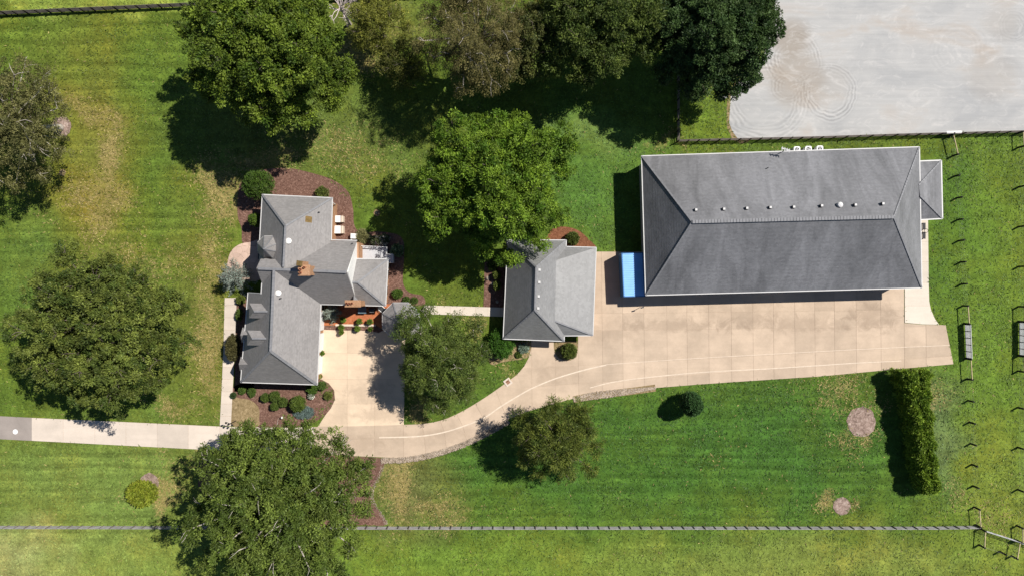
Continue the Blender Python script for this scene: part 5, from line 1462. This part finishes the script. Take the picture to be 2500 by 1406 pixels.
def turf():
    global RNG
    RNG = np.random.default_rng(5)
    n = 420000
    x = RNG.uniform(-72, 72, n); y = RNG.uniform(-42, 42, n)
    px = CX + x * PPM; py = CY - y * PPM
    bad = np.zeros(n, bool)
    for poly in (pad_poly, lane_poly, court_poly, apron_poly, walk_poly, walk2, patio_px, [(1905, -60), (1882, 60), (1862, 150), (1800, 203), (1782, 235), (1778, 300), (1786, 322), (1801, 343), (2200, 331), (2560, 320), (2560, -60)],
                 [(-200, 1005), (0, 1013), (80, 1017), (80, 1078), (0, 1073), (-200, 1065)], [(570, 470), (640, 405), (780, 420), (865, 500), (990, 570), (1040, 740), (1020, 835), (776, 810), (776, 1042), (560, 1042), (575, 720)],
                 [(1180, 590), (1335, 545), (1400, 550), (1460, 610), (1440, 830), (1300, 850), (1200, 890), (1180, 840)], [(1567, 380), (2250, 360), (2300, 395), (2260, 710), (1570, 720)],
                 [(488, 1104), (940, 1115), (920, 1165), (900, 1200), (910, 1225), (945, 1282), (560, 1282), (480, 1200)]): bad |= inside(px, py, poly)
    for (cx, cy, r) in ((2103, 1028, 33), (2055, 1235, 19), (150, 310, 22), (365, 1178, 21)): bad |= (px - cx) ** 2 + (py - cy) ** 2 < r * r
    for st in (strip_a, strip_b, strip_c):
        q = np.array(smooth_poly(st, False, 4))
        for a in q: bad |= (px - a[0]) ** 2 + (py - a[1]) ** 2 < 90
    k = ~bad; x, y = x[k], y[k]; n = len(x)
    xs, ys, base, dry = LAWN
    ix = np.clip(np.searchsorted(xs, x), 0, len(xs) - 1); iy = np.clip(np.searchsorted(ys, y), 0, len(ys) - 1)
    col = base[iy, ix].copy(); d = dry[iy, ix]
    clump = vnoise(x * 0.9 + 40, y * 0.9 + 40, 9) * 0.6 + vnoise(x * 0.3 + 9, y * 0.3 + 9, 10) * 0.4
    keep = RNG.random(n) < 0.25 + 1.1 * np.clip(clump - 0.28, 0, 1) + 0.5 * d
    x, y, col, d, clump = x[keep], y[keep], col[keep], d[keep], clump[keep]; n = len(x)
    straw = RNG.random(n) < np.clip(d * 1.05 - 0.14 + (clump - 0.48) * 1.3 * (0.25 + d), 0.012, 0.85)
    col = col * RNG.choice([0.66, 0.85, 1.12, 1.4], (n, 1)) * RNG.uniform(0.8, 1.2, (n, 1))
    col[straw] = np.array([0.37, 0.295, 0.115]) * RNG.uniform(0.55, 1.35, (straw.sum(), 1))
    A = RNG.normal(size=(n, 3)); A[:, 2] = np.abs(A[:, 2]) * 0.22 + 0.05
    Nn = np.tile(np.array([0, 0, 1.0]), (n, 1)) + RNG.normal(size=(n, 3)) * 0.25
    V, Q, cc = leaf_mesh(np.stack([x, y, np.full(n, 0.01)], 1), A, Nn, RNG.uniform(0.20, 0.52, n), RNG.uniform(0.05, 0.13, n), col)
    me = bpy.data.meshes.new('grass'); np_mesh(me, V, Q)
    at = me.attributes.new('tint', 'FLOAT_COLOR', 'POINT'); c = np.ones((len(V), 4), dtype=np.float32); c[:, :3] = cc; at.data.foreach_set('color', c.ravel())
    me.materials.append(M['leaf']); o = bpy.data.objects.new('grass', me); COL.objects.link(o); o['kind'] = 'stuff'
turf()

# ------------------------------------------------------------------ small things
def cabinet(px, py, w, d, h, label, flap=True, rz=0.0):
    c = W(px, py, h); t = thing('utility_box', label, 'utility box', (c.x, c.y, 0))
    b = MB(); b.box((c.x, c.y, h / 2), (w, d, h), rz); b.build('body', M['beige'], t)
    b = MB(); b.box((c.x - (0.16 if flap else 0), c.y, h + 0.02), (w - (0.34 if flap else -0.06), d + 0.06, 0.06), rz); b.build('lid', M['white'], t)
    if flap:
        b = MB(); b.box((c.x + w / 2 - 0.30, c.y, h + 0.01), (0.07, d, 0.05), rz); b.build('grille', M['dark'], t)
        b = MB(); b.box((c.x + w / 2 - 0.11, c.y, h + 0.005), (0.26, d + 0.04, 0.05), rz); b.build('side_panel', M['beige'], t)
    return t
cabinet(828, 535, 1.05, 0.82, 0.9, 'upper of two white utility boxes on the mulch by the east wall')
cabinet(827, 561, 1.2, 0.98, 0.9, 'lower and larger white utility box on the mulch by the east wall')
cabinet(868, 577, 1.25, 0.62, 0.8, 'oblong white utility box at the corner above the porch deck', False, -0.04)
def condenser(px, py, label):
    h = 0.95; c = W(px, py, h); t = thing('air_conditioner', label, 'air conditioner', (c.x, c.y, 0), 'air conditioners behind the barn')
    b = MB(); s = 0.86; r = 0.2; pts = []
    for sx, sy, a0 in ((1, 1, 0), (-1, 1, 90), (-1, -1, 180), (1, -1, 270)):
        for k in range(4):
            a = R(a0 + k * 30); pts.append((c.x + sx * (s / 2 - r) + r * math.cos(a), c.y + sy * (s / 2 - r) + r * math.sin(a)))
    b.prism(pts, 0.05, h); b.build('body', M['white'], t)
    b = MB(); b.lathe((c.x, c.y, h), [(0.31, 0.0), (0.31, 0.012)], 16); b.build('fan_well', M['dark'], t)
    b = MB()
    for k in range(4):
        a = k * 1.57 + px; b.bar((c.x, c.y, h + 0.03), (c.x + 0.26 * math.cos(a), c.y + 0.26 * math.sin(a), h + 0.03), 0.1, 0.015)
    b.build('fan_blade', M['gate_light'], t)
condenser(1946, 366, 'air conditioner nearest the roof antenna behind the barn')
condenser(1974, 365, 'middle air conditioner of the three behind the barn')
condenser(2002, 364, 'air conditioner farthest from the antenna behind the barn')
c = W(1767, 238, 0.5); eb = thing('electrical_box', 'small grey box on the grass at the corner of the sand arena', 'utility box', (c.x, c.y, 0))
b = MB(); b.box((c.x, c.y, 0.25), (0.62, 0.36, 0.5), 0.25); b.build('body', M['deck'], eb)
b = MB(); b.box((c.x, c.y, 0.52), (0.68, 0.42, 0.05), 0.25); b.build('lid', M['gate_light'], eb)
c = W(920, 520); b = MB(); b.lathe((c.x, c.y, 0), [(0.26, 0.0), (0.26, 0.1), (0.2, 0.14)], 16)
tag(b.build('septic_lid', M['black'], None, (c.x, c.y, 0)), 'small round black lid in the lawn right of the house', 'lid')
# storm drain
c = W(1240, 932); sd = thing('storm_drain', 'square concrete storm drain with a rusty grate beside the curved drive', 'drain', (c.x, c.y, 0))
b = MB()
rz = 0.62
for sx, sy, w, d in ((0, 0.36, 0.95, 0.22), (0, -0.36, 0.95, 0.22), (0.36, 0, 0.22, 0.5), (-0.36, 0, 0.22, 0.5)):
    b.box((c.x + sx * math.cos(rz) - sy * math.sin(rz), c.y + sx * math.sin(rz) + sy * math.cos(rz), 0.05), (w, d, 0.14), rz)
b.build('frame', M['concrete_lane'], sd)
b = MB()
for k in range(5):
    s = -0.2 + 0.1 * k; b.box((c.x + s * math.cos(rz), c.y + s * math.sin(rz), 0.07), (0.05, 0.5, 0.04), rz)
b.build('grate', M['terracotta'], sd)
b = MB(); b.box((c.x, c.y, 0.03), (0.5, 0.5, 0.02), rz); b.build('pit', M['black'], sd)
# lamp post at the end of the front walk
c = W(577, 1026); lp = thing('lamp_post', 'black lamp post with lanterns at the foot of the front walk', 'lamp post', c)
b = MB(); b.tube([c, c + Vector((0, 0, 2.3))], [0.06, 0.045], 8); b.bar(c + Vector((-0.4, 0.15, 2.1)), c + Vector((0.4, -0.15, 2.1)), 0.05, 0.05); b.build('pole', M['black'], lp)
for s in (-1, 0, 1):
    q = c + Vector((0.4 * s, -0.15 * s, 2.15 if s else 2.35)); b = MB(); b.lathe(q, [(0.07, 0), (0.14, 0.28), (0.16, 0.3), (0.03, 0.42)], 6); b.build('lantern', M['black'], lp)
# white garden ornament
c = W(694, 1016); go = thing('garden_light', 'small white garden light on a black stake in the front bed', 'garden light', c)
b = MB(); b.tube([c, c + Vector((-0.1, -0.05, 0.55))], 0.03); b.build('stake', M['black'], go)
b = MB(); b.lathe(c + Vector((-0.1, -0.05, 0.5)), [(0.05, 0), (0.16, 0.1), (0.12, 0.22), (0.02, 0.26)], 8); b.build('lamp_head', M['white'], go)
# black bench beside the barn annex
c = W(2256, 564, 0.5); bn = thing('bench', 'black bench with a round wheel on the walk by the barn annex', 'bench', (c.x, c.y, 0))
for s in (0.62, -0.62):
    b = MB(); b.box((c.x + 0.02, c.y + s, 0.45), (0.40, 0.92, 0.07)); b.build('seat', M['black'], bn)
    for e in (-0.4, 0.4):
        b = MB(); b.box((c.x, c.y + s + e, 0.21), (0.34, 0.06, 0.42)); b.build('leg', M['black'], bn)
b = MB()
pts = [(c.x + 0.22 + 0.26 * math.cos(k * 0.5236), c.y + 0.26 * math.sin(k * 0.5236), 0.62) for k in range(13)]
b.tube(pts, 0.03, 5, False); b.build('wheel', M['black'], bn)
# terrace furniture
c = W(884, 757, 0.9); tb = thing('patio_table', 'blue grey slatted table in the shade of the terrace', 'table', (c.x, c.y, 0.16))
for k in range(7):
    b = MB(); b.box((c.x - 0.48 + 0.16 * k, c.y, 0.88), (0.13, 0.85, 0.04)); b.build('slat', M['cushion'], tb)
for sx in (-0.45, 0.45):
    for sy in (-0.33, 0.33):
        b = MB(); b.box((c.x + sx, c.y + sy, 0.52), (0.06, 0.06, 0.70)); b.build('leg', M['dark'], tb)
c = W(908, 756, 1.0); gl = thing('barbecue_grill', 'dark barbecue grill right of the table on the shaded terrace', 'grill', (c.x, c.y, 0.16))
b = MB(); b.box((c.x, c.y, 0.6), (0.7, 0.55, 0.85)); b.build('cabinet', M['black'], gl)
b = MB(); b.tube([(c.x - 0.36, c.y, 1.05), (c.x + 0.36, c.y, 1.05)], 0.27, 12); b.build('hood', M['dark'], gl)
b = MB(); b.bar((c.x - 0.3, c.y - 0.3, 1.1), (c.x + 0.3, c.y - 0.3, 1.1), 0.04, 0.04); b.build('handle', M['gate_light'], gl)
c = W(935, 756, 0.5); ch_ = thing('lounge_chair', 'lounge chair with white frame between house corner and gazebo', 'chair', (c.x, c.y, 0.16))
rz = -0.7; ca, sa = math.cos(rz), math.sin(rz)
def rt(x, y, z): return (c.x + x * ca - y * sa, c.y + x * sa + y * ca, z)
b = MB(); b.box(rt(0, 0, 0.52), (0.75, 0.55, 0.08), rz); b.build('seat', M['dark'], ch_)
b = MB(); b.bar(rt(-0.38, 0, 0.55), rt(-0.62, 0, 1.05), 0.55, 0.07, (ca, sa, 0)); b.build('backrest', M['dark'], ch_)
for s in (-1, 1):
    b = MB(); b.bar(rt(-0.45, 0.33 * s, 0.72), rt(0.4, 0.33 * s, 0.72), 0.07, 0.05); b.build('armrest', M['white'], ch_)
    for e in (-0.35, 0.35):
        b = MB(); b.box(rt(e, 0.33 * s, 0.43), (0.05, 0.05, 0.54), rz); b.build('leg', M['white'], ch_)
# loudspeaker-like pole light at the pad corner below the barn
c = W(1562, 750); pl = thing('pole_light', 'thin pole light standing on the pad by the barn corner', 'lamp post', c)
b = MB(); b.tube([c, c + Vector((0, 0, 1.5))], 0.035); b.build('pole', M['gate_light'], pl)
b = MB(); b.box(c + Vector((0.05, 0.02, 1.5)), (0.45, 0.16, 0.07), 0.3); b.build('lamp_head', M['dark'], pl)
# rocks in the garage bed
for i, (x, y, s, lab) in enumerate(((1191, 680, 0.3, 'pale garden rock at the upper edge of the garage bed'), (1203, 692, 0.26, 'pale garden rock between the two bushes by the garage'), (1214, 736, 0.2, 'pale garden rock in the garage shade near the walk'))):
    c = W(x, y); b = MB(); rr = random.Random(i)
    b.lathe((c.x, c.y, 0), [(s, 0.0), (s * 1.05, s * 0.3), (s * 0.7, s * 0.6), (s * 0.2, s * 0.7)], 8)
    b.v = [(v[0] + rr.uniform(-.05, .05), v[1] + rr.uniform(-.05, .05), v[2]) for v in b.v]
    tag(b.build('garden_rock', M['stone'], None, (c.x, c.y, 0)), lab, 'rock')
